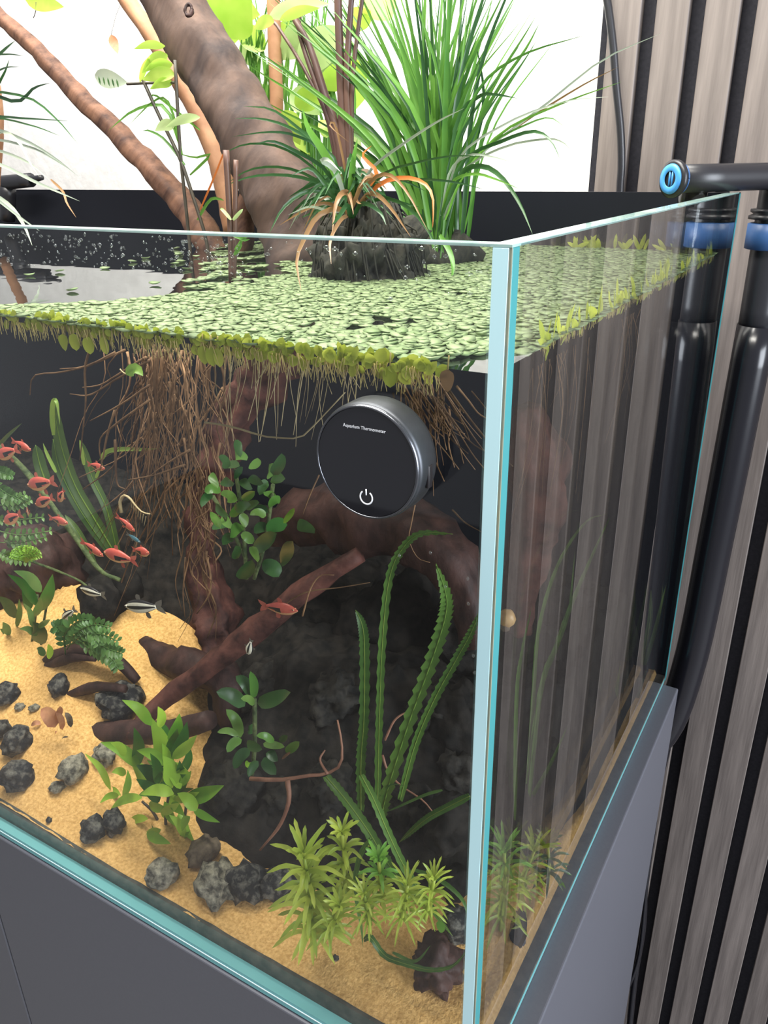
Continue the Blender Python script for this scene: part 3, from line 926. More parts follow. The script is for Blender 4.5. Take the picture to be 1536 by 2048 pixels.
# thin dark stems with small leaves beside the trunk
tb = at(380, 500, 0.30)
ts = empty('leafy_stems', Vector((tb.x, tb.y, WZ)), 'thin dark stems with small yellow-green leaves crossing beside the trunk', 'plant')
for P_, wd in [([(350, 120), (356, 230), (362, 320), (376, 454), (382, 520)], 7), ([(286, 160), (320, 235), (359, 315), (385, 390), (410, 470), (420, 530)], 7), ([(254, 168), (300, 166), (352, 165)], 5)]:
    P = pxline(P_, 0.28)
    mesh('stem', tube(P, [0.5 * wd * mpp(P[0])], 14, 8), M['stemdark'], ts)
for i, (b_, t_, w_, m_) in enumerate([((330, 92), (268, 98), 16, 'limeleaf'), ((335, 110), (284, 146), 26, 'limeleaf'), ((345, 128), (290, 140), 22, 'limeleaf'), ((350, 150), (285, 160), 28, 'limeleaf'), ((345, 165), (300, 178), 20, 'limeleaf'), ((350, 250), (310, 262), 22, 'paleleaf'), ((400, 235), (330, 255), 18, 'paleleaf'), ((280, 164), (300, 110), 12, 'limeleaf')]):
    broadleaf(ts, b_, t_, w_, 0.28, m_, -0.01, 900 + i)
blades(ts, [([(362, 300), (330, 215), (270, 220), (218, 260)], 7), ([(365, 310), (340, 210), (310, 200), (258, 250)], 5), ([(400, 260), (350, 220), (310, 190), (300, 200)], 5), ([(370, 330), (330, 280), (300, 262), (285, 262)], 5), ([(380, 350), (420, 310), (390, 315), (350, 305)], 5), ([(395, 440), (420, 400), (440, 398), (448, 402)], 6), ([(400, 420), (430, 350), (450, 300), (460, 290)], 4, None, .28, 'grassorange')], 'grass', 0.28, 9, 950)

bs = at(462, 520, 0.22)
ss = empty('brown_stalks', atz(462, 560, WZ), 'pair of brown stalks standing in the water before the trunk', 'plant')
yb = ORG[ss.name].y
for P_, wd in [([(452, 300), (458, 400), (462, 480), (463, 562)], 13), ([(472, 320), (471, 400), (470, 480), (468, 560)], 10)]:
    P = pxline(P_, yb)
    mesh('stalk', tube(P, [0.5 * wd * mpp(P[0])], 12, 10), M['petiole'], ss)
blades(ss, [([(465, 470), (480, 475), (490, 480), (500, 478)], 8), ([(470, 500), (478, 490), (485, 478), (497, 474)], 7), ([(468, 510), (476, 500), (482, 490), (480, 478)], 7), ([(462, 440), (445, 420), (440, 418)], 7, None, yb, 'paleleaf'), ([(466, 440), (480, 424), (486, 418)], 7, None, yb, 'paleleaf')], 'grass', yb - .004, 7, 970)
# single leaves on thin twigs against the wall
for nm, b_, t_, w_, y_, m_, lab in [('loose_leaf', (50, -4), (128, 14), 34, 0.40, 'limeleaf', 'lime leaf hanging at the top edge against the white wall'), ('dry_leaf', (222, 70), (236, 108), 18, 0.42, 'leaflitter', 'small dry orange leaf dangling before the white wall'), ('patterned_leaf', (190, 152), (256, 166), 34, 0.40, 'grasspale', 'pale banded leaf floating before the white wall')]:
    P = [at(b_[0], b_[1], y_), at((b_[0] + t_[0]) / 2, (b_[1] + t_[1]) / 2, y_), at(t_[0], t_[1], y_ - .005)]
    o = empty(nm, P[0], lab, 'leaf')
    mesh('leaf_blade', ribbon(P, w_ * mpp(P[1]), 10, prof_leaf, .2, .3, 3), M[m_], o)
    if nm == 'patterned_leaf':
        for k in range(5):
            q = at(197 + 9 * k, 152 + 1.5 * k, y_ - .004)
            q2 = at(201 + 9 * k, 170 + 1.5 * k, y_ - .004)
            mesh('dark_band', ribbon([q, (q + q2) / 2, q2], 0.0018, 4, prof_oval, 0, 0.1), M['anubias'], o)
        mesh('twig', tube([P[2], at(300, 166, .38)], [0.0006], 4, 5), M['stemdark'], o)
    elif nm == 'dry_leaf':
        mesh('twig', tube([P[0], at(236, 20, y_), at(262, -30, y_)], [0.0002], 6, 4), M['stemdark'], o)
    else:
        mesh('twig', tube([P[0], at(20, -30, y_)], [0.0006], 4, 5), M['stemdark'], o)
        mesh('tendril', tube([at(72, 4, y_), at(72, 20, y_), at(67, 36, y_)], [0.0004], 5, 4), M['stemdark'], o)

# ------------------------------------------------------------------ floating plants
def pad_vf(c, r, tilt, yaw, seed, sides=9):
    """a small cupped round leaf, sometimes two lobes"""
    rn = random.Random(seed)
    Rm = Matrix.Rotation(yaw, 3, 'Z') @ Matrix.Rotation(tilt, 3, 'X')
    V = [Vector((0, 0, 0.0003))]
    for k in range(sides):
        a = 2 * PI * k / sides
        rr = r * (1 - 0.28 * math.exp(-((a - PI) / 0.35) ** 2)) * rn.uniform(0.93, 1.05)
        V.append(Vector((math.cos(a) * rr * 1.12, math.sin(a) * rr, 0.0006 + 0.0003 * math.cos(2 * a))))
    for k in range(sides):
        a = 2 * PI * k / sides
        V.append(Vector((math.cos(a) * r * 0.6, math.sin(a) * r * 0.6, -0.0004)))
    V = [Vector(c) + Rm @ v for v in V]
    Fc = []
    for k in range(sides):
        k2 = (k + 1) % sides
        Fc.append((0, 1 + k, 1 + k2))
        Fc.append((1 + k, 1 + sides + k, 1 + sides + k2, 1 + k2))
    return V, Fc


def inside(poly, x, y):
    c = False
    j = len(poly) - 1
    for i in range(len(poly)):
        xi, yi = poly[i]
        xj, yj = poly[j]
        if (yi > y) != (yj > y) and x < (xj - xi) * (y - yi) / (yj - yi) + xi:
            c = not c
        j = i
    return c


CARPET = [(-60, 618), (120, 612), (260, 606), (360, 592), (470, 584), (520, 566), (590, 560), (640, 545), (660, 505), (900, 494), (1420, 486), (1500, 500), (1420, 530), (1200, 660), (1075, 715), (1040, 715), (985, 708), (930, 712), (890, 722), (820, 724), (-60, 634)]
HOLES = [[(735, 632), (790, 640), (790, 656), (735, 654)], [(690, 655), (730, 655), (725, 668), (685, 668)], [(800, 645), (835, 640), (835, 655), (805, 658)], [(615, 650), (640, 648), (640, 660), (610, 662)], [(880, 585), (930, 588), (930, 594), (880, 592)]]
SPARSE = [(350, 495), (640, 480), (640, 545), (590, 560), (520, 566), (470, 584), (380, 590)]
rnd = random.Random(33)
near, rest = [], []
seen = {}
tries = 0
while tries < 110000:
    tries += 1
    y = 0.010 + 0.441 * rnd.random() ** 1.25
    x = -0.010 - 0.50 * rnd.random()
    px, py = proj((x, y, WZ))
    ok = inside(CARPET, px, py) and not any(inside(h, px, py) for h in HOLES)
    if not ok and inside(SPARSE, px, py) and noise.noise(Vector((x * 55, y * 34, 2.2))) > 0.08 + 0.25 * max(0, (470 - px) / 90):
        ok = True
    if not ok:
        continue
    if (x - rbc.x) ** 2 + (y - rbc.y) ** 2 < 0.030 ** 2:
        continue
    r = rnd.uniform(0.0030, 0.0046)
    cell = (int(x / 0.006), int(y / 0.006))
    bad = False
    for dx in (-1, 0, 1):
        for dy in (-1, 0, 1):
            for q in seen.get((cell[0] + dx, cell[1] + dy), ()):
                if (q[0] - x) ** 2 + (q[1] - y) ** 2 < (0.50 * (q[2] + r)) ** 2:
                    bad = True
    if bad:
        continue
    seen.setdefault(cell, []).append((x, y, r))
    d = (Vector((x, y, WZ)) - CAM).length
    near.append((d, x, y, r))
for x_, y_ in [(265, 525), (292, 518), (350, 529), (375, 540), (420, 560), (430, 572), (120, 545), (210, 538), (310, 570), (145, 583), (430, 535), (475, 560), (500, 545), (60, 552)]:
    p = atz(x_, y_, WZ)
    near.append((0.1 + p.y, p.x, p.y, 0.0038))
near.sort()
PADLAB = 'small round pale green floating leaf packed in the surface carpet near the front glass'
shapes = []
for i in range(10):
    v, f = pad_vf((0, 0, 0), 1.0, 0, 0, i)
    me = bpy.data.meshes.new('floating_pad')
    me.from_pydata([(p.x, p.y, (p.z if abs(p.z) < .1 else 0) * 260) for p in v], [], f)
    me.materials.append(M['pad'])
    me.polygons.foreach_set('use_smooth', [True] * len(me.polygons))
    shapes.append(me)
npad = 0
for d, x, y, r in near:
    if npad < 290:
        o = bpy.data.objects.new('floating_pad', shapes[rnd.randrange(10)])
        COL.objects.link(o)
        o.location = (x, y, WZ + 0.0006 + rnd.uniform(0, 0.0008))
        o.scale = (r, r, r)
        o.rotation_euler = (rnd.uniform(-.16, .16), rnd.uniform(-.16, .16), rnd.uniform(0, 6.28))
        tag(o, PADLAB, 'floating plant', 'floating leaf carpet')
        npad += 1
    else:
        rest.append(pad_vf((x, y, WZ + 0.0006 + rnd.uniform(0, 0.0009)), r, rnd.uniform(-.12, .12), rnd.uniform(0, 6.28), rnd.randrange(999), 7))
cp = mesh('floating_carpet', join(*rest), M['pad'])
tag(cp, 'dense pale green carpet of tiny floating leaves spreading over the water', 'floating plants', kind='stuff')

# yellow-green plants pressed against the glass at the waterline, with hanging roots
def floater(pos, along, inward, k, rn, label, group, tall=1.0):
    o = empty('glass_floater', pos, label, 'floating plant', group)
    for j in range(rn.randint(2, 4)):
        a = rn.uniform(-1.2, 1.2)
        up = Vector((0, 0, 1)) * math.cos(a) + along * math.sin(a)
        if rn.random() < 0.35:
            up = -up * 0.8
        Ln = rn.uniform(0.0035, 0.0065) * (tall if up.z > 0 else 1.2)
        b0 = pos + along * rn.uniform(-0.003, 0.003) + inward * rn.uniform(0.0, 0.003)
        mid_ = b0 + up * Ln * .5 + inward * 0.0008
        tip = b0 + up * Ln + inward * rn.uniform(0.0, 0.002)
        mesh('leaf', ribbon([b0, mid_, tip], rn.uniform(0.0034, 0.0056) / (1 if tall == 1 else 1.25), 6, prof_oval, .15, .4, k * 7 + j, -inward), M['lime'], o)
    fib = []
    for j in range(rn.randint(4, 9)):
        b0 = pos + along * rn.uniform(-0.003, 0.003) + inward * rn.uniform(0.0005, 0.003)
        Lr = rn.uniform(0.003, 0.010) / (1 if tall == 1 else 2.2)
        tip = b0 + Vector((0, 0, -Lr)) + along * rn.uniform(-.4, .4) * Lr
        fib.append(tube([b0, (b0 + tip) / 2 + along * rn.uniform(-.001, .001), tip], [0.00022, 0.00012], 4, 4))
    mesh('root_hairs', join(*fib), M['rootgold'], o, kind='stuff')
    return o


rn = random.Random(4)
FX, FY_ = Vector((1, 0, 0)), Vector((0, 1, 0))
for i in range(84):
    px = -10 + i * 10.6 + rn.uniform(-3, 3)
    if px > 868 and px < 905:
        continue
    p = at(px, 637 + px * 0.112, t + 0.0012)
    p.z = WZ - rn.uniform(-0.0008, 0.0022)
    if px > 560:
        p.z -= 0.0003
    floater(p, FX, FY_, i, rn, 'yellow-green floating plant with golden roots pressed to the front glass at the waterline', 'floaters along the front glass')
for px, py in [(150, 683), (178, 690), (128, 684), (210, 690), (424, 712), (438, 714), (780, 752), (895, 760), (408, 709)]:
    p = at(px, py, t + 0.002)
    o = empty('sunken_leaf', p, 'drooping yellow-brown round leaf hanging just under the waterline at the front glass', 'leaf', 'leaves hanging under the waterline')
    mesh('leaf_blade', ribbon([p + Vector((0, 0, 0.004)), p, p - Vector((0, 0, 0.0045))], 0.0062, 8, prof_oval, .15, .4, int(px), (0, -1, 0)), M['lime'] if px < 880 else M['grassbrown'], o)
    mesh('stalk', tube([p + Vector((0, 0, 0.0038)), p + Vector((0.0004, 0, 0.009))], [0.0003], 3, 4), M['rootgold'], o)
for i in range(46):
    px = 1120 + i * 7.3
    if rn.random() < max(0.05, .55 - i * .02):
        continue
    p = None
    d = ray(px, 0)
    yy = 0.062 + (0.44 - 0.062) * (i / 45) ** 1.35
    p = Vector((-t - 0.0012, yy + rn.uniform(-.003, .003), WZ - rn.uniform(-.001, .001)))
    floater(p, FY_, -FX, 300 + i, rn, 'bright yellow-green floating plant standing at the waterline of the slat-reflecting side glass', 'floaters along the side glass', 2.3)
for i in range(16):
    x = -0.125 + 0.0068 * i + rn.uniform(-.003, .003)
    p = Vector((x, D - t - 0.006, WZ + 0.001))
    floater(p, FX, -FY_, 500 + i, rn, 'small green floating plant along the black rear pane', 'floaters along the rear pane', 2.2)

# droplets clinging to the inside of the front pane above the water
drops = []
for i in range(330):
    px = rn.uniform(0, 480) if i < 270 else rn.uniform(480, 980)
    py = 462 + px * .034 + rn.random() ** (1.0 if i < 270 else 1.6) * (70 if i < 270 else 110)
    p = at(px, py, t)
    rr = rn.choice([0.0003, 0.00035, 0.0005, 0.0007]) * (1.4 if i > 500 else 1)
    drops.append(blob(p + Vector((0, 0.0001, 0)), (rr * rn.uniform(.8, 2.2), rr * .35, rr), i, 1, .2))
for px, py in [(890, 1174), (935, 1158), (936, 1208), (946, 1312), (948, 1346), (847, 525), (868, 513), (860, 1106), (798, 1112)]:
    p = at(px, py, t)
    drops.append(blob(p + Vector((0, 0.0003, 0)), (.0007, .0004, .0009), px, 2, .05))
dp = mesh('water_droplets', join(*drops), M['droplet'])
tag(dp, 'water droplets dotting the front pane above the waterline', 'droplets', kind='stuff')

# ------------------------------------------------------------------ stones
def stone(px, py, wpx, hpx, mat, label, seed, sink=0.25, name='stone', rough=.35, sub=3, group=None, y=None, tallf=None):
    p = on_sand(px, py + hpx * .32) if y is None else at(px, py, y)
    s = mpp(p)
    rx, rz = wpx * .5 * s, hpx * .5 * s
    c = p + Vector((0, rx * .3, rz * (1 - sink) if y is None else 0))
    o = mesh(name, blob(c, (rx, rx * .85, rz), seed, sub, rough, 1.7, seed), M[mat], base=c - Vector((0, 0, rz)))
    tag(o, label, 'stone', group)
    return o


stone(6, 1392, 56, 46, 'rock', 'dark stone at the picture edge below the low branch', 1)
stone(28, 1486, 64, 52, 'rock', 'grey angular stone at the picture edge above the dark faceted one', 2)
stone(2, 1462, 40, 40, 'rock', 'dark stone touching the grey angular stone at the picture edge', 3)
stone(31, 1556, 66, 62, 'rock', 'dark faceted stone lying at the picture edge on open sand', 4)
stone(141, 1543, 64, 46, 'rockpale', 'flat mottled beige-grey stone between dark faceted stone and rosette', 5)
stone(204, 1514, 48, 42, 'rockpale', 'small mottled stone under the cut log beside the rosette', 6)
stone(111, 1577, 30, 22, 'rockpale', 'tiny pale grey chip below the flat mottled stone', 7)
stone(183, 1662, 54, 54, 'rock', 'dark pointed stone nearest the front glass left of a pair', 8)
stone(225, 1648, 50, 58, 'rock', 'dark stone with pale vein right of the pointed stone', 9)
stone(319, 1752, 64, 56, 'rockpale', 'lone speckled oval stone on the front sand strip', 10)
stone(402, 1708, 66, 56, 'rockbrown', 'brown rounded stone half buried under the rosette', 11)
stone(428, 1770, 86, 78, 'rockpale', 'large craggy grey stone on the front sand, nearer the lone oval one', 12, rough=.5)
stone(488, 1768, 80, 84, 'rock', 'large craggy dark stone joined to the craggy grey one', 13, rough=.5)
stone(232, 1408, 92, 66, 'rock', 'dark mossy stone behind the cut log', 14)
stone(115, 1376, 48, 44, 'rock', 'grey stone between the two low branches', 15)
stone(38, 1416, 22, 14, 'rockpale', 'tiny green-grey pebble near the picture edge', 16)
stone(67, 1418, 22, 14, 'rockpale', 'tiny pale pebble beside the reddish leaf litter', 17)
stone(97, 1641, 12, 12, 'rock', 'single black pebble alone on the sand', 18)
stone(670, 1917, 14, 11, 'rock', 'single black pebble in front of the needle-leaved plants', 19)
stone(552, 1772, 78, 62, 'rock', 'dark slate stone behind the tall needle-leaved stem', 20)
stone(866, 1935, 112, 100, 'wetwood', 'large dark stone beside the corner under the trailing strap leaf', 21, rough=.45, sub=4)
stone(908, 1852, 66, 90, 'rock', 'dark smooth stone leaning near the glass corner', 22, rough=.25)
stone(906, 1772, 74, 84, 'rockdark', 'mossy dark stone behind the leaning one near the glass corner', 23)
for i, (px, py, wp, hp, yy, lab) in enumerate([
    (548, 1668, 120, 120, 0.095, 'black stone behind the tall needle-leaved stem top'), (790, 1650, 150, 130, 0.13, 'black stone at the foot of the upright strap leaves'),
    (890, 1660, 110, 130, 0.12, 'black stone against the glass corner'),
    (905, 1460, 130, 180, 0.19, 'black rock mass beside the glass corner'), (600, 1290, 220, 180, 0.26, 'black rock in the shadow below the drifting lone fish'),
    (770, 1270, 220, 220, 0.27, 'black rock in the shadow below the thermometer'), (920, 1280, 140, 240, 0.26, 'black rock standing in shadow behind the glass corner')]):
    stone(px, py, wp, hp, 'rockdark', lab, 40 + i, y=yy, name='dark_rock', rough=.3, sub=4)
for i, (px, py, wp, hp, yy, lab) in enumerate([
    (1035, 1868, 34, 120, 0.10, 'narrow dark stone on the sand seen through the side glass'), (1020, 1640, 90, 200, 0.17, 'dark rock behind the side glass stems'),
    (1085, 1560, 110, 220, 0.23, 'dark rock behind the tall leaves seen through the side glass'),
    (1060, 1380, 130, 260, 0.30, 'dark rock column in the gloom behind the side glass')]):
    stone(px, py, wp, hp, 'rockdark', lab, 70 + i, y=yy, name='dark_rock', rough=.25, sub=4)

# dark planted soil bank; its rear spread stands in for shade on the floor
BP = [on_sand(*q) for q in [(395, 1560), (392, 1640), (400, 1690), (455, 1708), (530, 1745), (600, 1790), (720, 1795), (820, 1785), (890, 1770), (935, 1770)]]
BX = sorted([(p.x, p.y) for p in BP])


def bank_front(x):
    if x <= BX[0][0]:
        return min(BX[0][1] + (BX[0][0] - x) * 1.6, 0.275 - 0.125 * sstep((-0.50 - x) / 0.16))
    for (xa, ya), (xb, yb_) in zip(BX, BX[1:]):
        if x <= xb:
            return ya + (yb_ - ya) * (x - xa) / max(1e-6, xb - xa)
    return BX[-1][1] + (x - BX[-1][0]) * 1.2


def bankz(x, y):
    d_ = y - bank_front(x) + 0.012 * noise.noise(Vector((x * 40, y * 40, 7)))
    z = sandz(x, y) - 0.012 + 0.075 * sstep((d_ + .006) / 0.16) + 0.020 * sstep((d_ + .01) / 0.022)
    z += (0.010 * noise.noise(Vector((x * 45, y * 45, 1))) + 0.006 * noise.noise(Vector((x * 120, y * 120, 2)))) * sstep((d_ + .02) / .04)
    e_ = (-0.012 - x)
    return min(z, 0.003 + e_ * 2.6) if e_ < 0.05 else z


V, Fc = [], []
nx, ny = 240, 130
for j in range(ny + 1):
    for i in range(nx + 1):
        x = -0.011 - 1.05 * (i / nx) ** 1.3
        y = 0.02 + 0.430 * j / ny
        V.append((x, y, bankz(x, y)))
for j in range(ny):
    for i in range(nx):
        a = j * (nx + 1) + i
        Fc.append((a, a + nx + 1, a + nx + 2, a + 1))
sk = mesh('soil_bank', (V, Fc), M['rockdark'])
tag(sk, 'dark soil and rubble bank in the middle of the tank, spread rearward in place of shade', 'soil', kind='stuff')


def on_bank(px, py):
    d = ray(px, py)
    k_ = 0.2
    while k_ < 3.0:
        p = CAM + d * k_
        if (p.y > 0.02 and p.z <= bankz(p.x, p.y)) or p.y > 0.44:
            return p
        k_ += 0.002
    return p


for i, (px, py, wp, hp, lab) in enumerate([(452, 1600, 120, 110, 'black stone on the bank beside the rosette'), (560, 1620, 90, 80, 'black stone under the pinkish roots'), (655, 1600, 110, 84, 'black stone between the pinkish roots and slanting straps'),
        (800, 1640, 110, 90, 'black stone at the foot of the ruffled straps'), (520, 1400, 130, 100, 'black stone behind the small leathery plant'), (660, 1420, 120, 100, 'black stone in the darkest middle of the tank'), (905, 1580, 90, 110, 'black stone on the bank next to the glass corner'), (860, 1440, 110, 90, 'black stone behind the leaning ruffled strap')]):
    p = on_bank(px, py)
    q = mpp(p)
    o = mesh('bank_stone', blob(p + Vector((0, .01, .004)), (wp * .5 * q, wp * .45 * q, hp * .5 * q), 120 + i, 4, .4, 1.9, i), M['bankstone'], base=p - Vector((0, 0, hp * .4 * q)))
    tag(o, lab, 'stone')

# ------------------------------------------------------------------ sunken wood
wood('sunken_wood', [(600, 560), (560, 700), (470, 830), (420, 960), (400, 1100), (430, 1230), (440, 1330)], [120, 100, 76, 62, 56, 80, 80], 0.30, 0.20, 'redwood', 'rooty submerged stump hanging below the surface carpet', 60, 22, 0.55, 0.18, 21.0, 60)
wood('sunken_wood', [(540, 1060), (640, 1030), (740, 1040), (850, 1070), (930, 1160), (960, 1290)], [70, 120, 150, 130, 90, 70], 0.27, 0.22, 'wetwood', 'dark submerged log behind the thermometer', 36, 18, 0.3, 0.1, 23.0)
wood('sunken_wood', [(720, 1110), (600, 1190), (500, 1270), (410, 1340), (330, 1400), (285, 1445), (262, 1475)], [30, 46, 52, 46, 40, 34, 22], 0.20, 0.085, 'redwood', 'reddish sloping branch reaching down behind the rosette', 30, 14, 0.25, 0.1, 25.0)
wood('sunken_wood', [(160, 1470), (185, 1466), (260, 1464), (340, 1462), (420, 1440)], [34, 46, 48, 46, 40], 0.085, 0.10, 'wetwood', 'cut dark log end resting on the sand behind the rosette', 26, 16, 0.15, 0.04, 27.0)
wood('sunken_wood', [(-40, 1350), (60, 1338), (120, 1312), (180, 1300), (230, 1320), (275, 1362)], [22, 26, 30, 28, 26, 18], 0.12, 0.13, 'wetwood', 'low twisted branch lying on the sand by the small fern', 26, 12, 0.3, 0.1, 29.0)
wood('sunken_wood', [(20, 1332), (80, 1336), (140, 1316), (190, 1318)], [16, 20, 18, 12], 0.115, 0.12, 'wetwood', 'thin branch tangled over the low twisted branch', 18, 10, 0.3, 0.1, 30.0)
wood('sunken_wood', [(108, 1408), (150, 1386), (195, 1374), (250, 1378)], [14, 20, 22, 18], 0.100, 0.105, 'wetwood', 'short branch stub above the mossy stone', 18, 10, 0.3, 0.1, 31.0)
wood('sunken_wood', [(290, 1290), (330, 1320), (380, 1330), (450, 1370), (470, 1450)], [50, 60, 70, 70, 50], 0.17, 0.15, 'wetwood', 'dark gnarled root mass beside the far sand', 24, 14, 0.35, 0.12, 33.0)
wood('sunken_wood', [(1055, 815), (1065, 880), (1080, 960), (1070, 1060), (1050, 1150), (1040, 1260)], [50, 96, 118, 96, 70, 50], 0.25, 0.27, 'redwood', 'red-brown wood block seen through the side glass', 36, 18, 0.35, 0.14, 35.0)
wood('mossy_twig', [(-20, 880), (40, 930), (100, 1005), (150, 1075), (200, 1140), (240, 1160)], [10, 12, 12, 11, 10, 7], 0.15, 0.17, 'moss', 'mossy twig slanting down through the red fish', 24, 8, 0.4, 0.0, 36.0)
wood('mossy_twig', [(10, 1080), (60, 1120), (110, 1140), (165, 1165), (190, 1195)], [6, 6, 5, 5, 4], 0.15, 0.16, 'moss', 'fine mossy twig beneath the slanting mossy one', 16, 7, 0.3, 0.0, 37.0)
sn = empty('snail', at(1014, 1238, 0.16), 'small yellow-brown snail on the dark wood beside the glass corner', 'snail')
mesh('shell', blob(at(1014, 1236, 0.16), (0.0055, 0.0045, 0.0062), 3, 3, .12, 1.5), M['snail'], sn)
mesh('foot', blob(at(1010, 1252, 0.16), (0.0035, 0.003, 0.004), 5, 2, .2), M['rockbrown'], sn)

# ------------------------------------------------------------------ roots
def roots(name, label, specs, mat, base, sides=5):
    o = empty(name, base, label, 'roots')
    for P_, wpx, y0, y1 in specs:
        P = pxline(P_, y0, y1)
        mesh('root', tube(P, [0.5 * wpx * mpp(P[0]), 0.35 * wpx * mpp(P[0]), .2 * wpx * mpp(P[0])], 12, sides, .2, 200), M[mat], o)
    return o


rn = random.Random(77)
sp = []
for i in range(150):
    x0 = 335 + rn.gauss(0, 52)
    y0 = rn.uniform(688, 722) if i % 4 else rn.uniform(760, 880)
    ln = rn.uniform(110, 390)
    dx = (x0 - 345) * rn.uniform(-.1, 1.0) + rn.uniform(-35, 35)
    if i % 4 == 0:
        dx -= rn.uniform(20, 90)
    sp.append(([(x0, y0), (x0 + dx * .1 + rn.uniform(-16, 16), y0 + ln * .2), (x0 + dx * .3 + rn.uniform(-18, 18), y0 + ln * .42), (x0 + dx * .6 + rn.uniform(-22, 22), y0 + ln * .7), (x0 + dx + rn.uniform(-26, 26), y0 + ln)], rn.choice([2, 2.5, 3, 4, 6]), 0.19 + rn.uniform(-.03, .04), 0.19 + rn.uniform(-.03, .03)))
for P_ in [[(250, 700), (200, 722), (160, 735), (120, 738)], [(230, 705), (180, 730), (120, 745), (68, 752), (60, 790)], [(290, 715), (235, 750), (200, 770), (165, 775)], [(300, 720), (230, 760), (180, 790), (140, 788)], [(300, 770), (240, 810), (180, 842)], [(300, 800), (230, 850), (200, 880), (203, 930)], [(230, 820), (215, 870), (205, 920), (200, 940)],
           [(182, 690), (170, 740), (172, 800), (165, 870), (160, 920)], [(380, 900), (330, 930), (290, 960)], [(370, 930), (310, 950), (256, 960)], [(230, 880), (232, 940), (236, 970), (250, 978)]]:
    sp.append((P_, 6, 0.17, 0.17))
for i in range(60):
    x0 = 400 + rn.gauss(0, 22)
    y0 = rn.uniform(860, 1120)
    ln = rn.uniform(70, 180)
    sp.append(([(x0, y0), (x0 + rn.uniform(-14, 14), y0 + ln * .3), (x0 + rn.uniform(-20, 20), y0 + ln * .65), (x0 + rn.uniform(-34, 30), y0 + ln)], rn.choice([2, 3, 4, 6]), 0.19, 0.18))
roots('root_mass', 'brown tangle of hanging roots below the trunk beside the red fish', sp, 'root', at(330, 740, 0.19))
sp = []
for i in range(60):
    x0 = 850 + rn.gauss(0, 30)
    y0 = rn.uniform(745, 830)
    a = rn.uniform(-.15, 1.0)
    ln = rn.uniform(60, 200)
    sp.append(([(x0, y0), (x0 + a * ln * .25, y0 + ln * .3), (x0 + a * ln * .5 + rn.uniform(-8, 8), y0 + ln * .6), (x0 + a * ln * .75, y0 + ln * (1 - .25 * a))], rn.uniform(3, 5.5), 0.14 + rn.uniform(-.02, .03), 0.13 + rn.uniform(-.03, .02)))
roots('root_fan', 'feathery brown root fan spreading beside the thermometer', sp, 'root', at(850, 760, 0.14))
sp = []
for i in range(46):
    x0 = rn.uniform(430, 720)
    ln = rn.uniform(40, 190)
    y0 = 700 + (x0 - 430) * .1
    sp.append(([(x0, y0), (x0 + rn.uniform(-14, 8), y0 + ln * .4), (x0 + rn.uniform(-26, 12), y0 + ln)], rn.uniform(1.6, 3.6), 0.07 + rn.uniform(-.03, .05), 0.07 + rn.uniform(-.02, .05)))
roots('hanging_roots', 'fine pale roots hanging from the surface carpet before the thermometer', sp, 'rootpale', at(560, 720, 0.07), 4)
roots('long_root', 'single long pale root sweeping across to the thermometer', [([(410, 845), (440, 849), (480, 858), (525, 872), (570, 876), (604, 873), (640, 838), (690, 785)], 5, 0.07, 0.05)], 'rootpale', at(604, 873, 0.06), 6)
roots('curled_root', 'curled orange root tip with fine hairs beside the root tangle', [([(243, 1025), (240, 1005), (247, 991), (259, 996), (270, 1010), (284, 1024), (300, 1028)], 7, 0.15, 0.15)] + [([(262 + 5 * k, 1003 + 5 * k), (264 + 4 * k, 1016 + 6 * k)], 2, .15, .15) for k in range(7)], 'rootpale', at(270, 1010, 0.15), 6)
roots('thin_tendrils', 'thin brown tendrils trailing below the thermometer', [([(605, 1232), (620, 1180), (640, 1152), (668, 1150)], 4, .12, .12), ([(560, 1215), (610, 1185), (680, 1175), (740, 1165)], 3.5, .12, .13), ([(638, 950), (620, 990), (605, 1030)], 4, .10, .10), ([(830, 1010), (822, 1050), (818, 1080), (835, 1115), (860, 1125)], 3, .10, .10), ([(905, 1020), (930, 1045), (965, 1065)], 4, .1, .08)], 'root', at(640, 1150, .12))
roots('pink_roots', 'thin pinkish roots lying over the black stones', [([(500, 1558), (560, 1560), (610, 1552), (650, 1548), (680, 1530), (684, 1490), (675, 1440)], 9, .09, .12), ([(655, 1548), (640, 1520), (650, 1500)], 7, .09, .1), ([(575, 1560), (578, 1600), (560, 1650), (520, 1700)], 12, .085, .07), ([(770, 1480), (790, 1440), (820, 1420)], 6, .12, .13), ([(765, 1510), (775, 1540), (800, 1570), (845, 1600), (870, 1630)], 6, .11, .1)], 'pinkroot', at(640, 1550, .09))
sp = []
for i in range(30):
    x0 = rn.uniform(1060, 1290)
    y0 = 715 - (x0 - 1060) * .55 + 25
    ln = rn.uniform(60, 330)
    sp.append(([(x0, y0), (x0 + rn.uniform(-20, 14), y0 + ln * .4), (x0 - ln * .10 + rn.uniform(-20, 20), y0 + ln)], rn.uniform(1.0, 2.2), .16 + (x0 - 1060) / 1200, .17 + (x0 - 1060) / 1200))
roots('hair_roots', 'hair-thin roots trailing behind the side glass', sp, 'root', at(1180, 700, .2), 4)

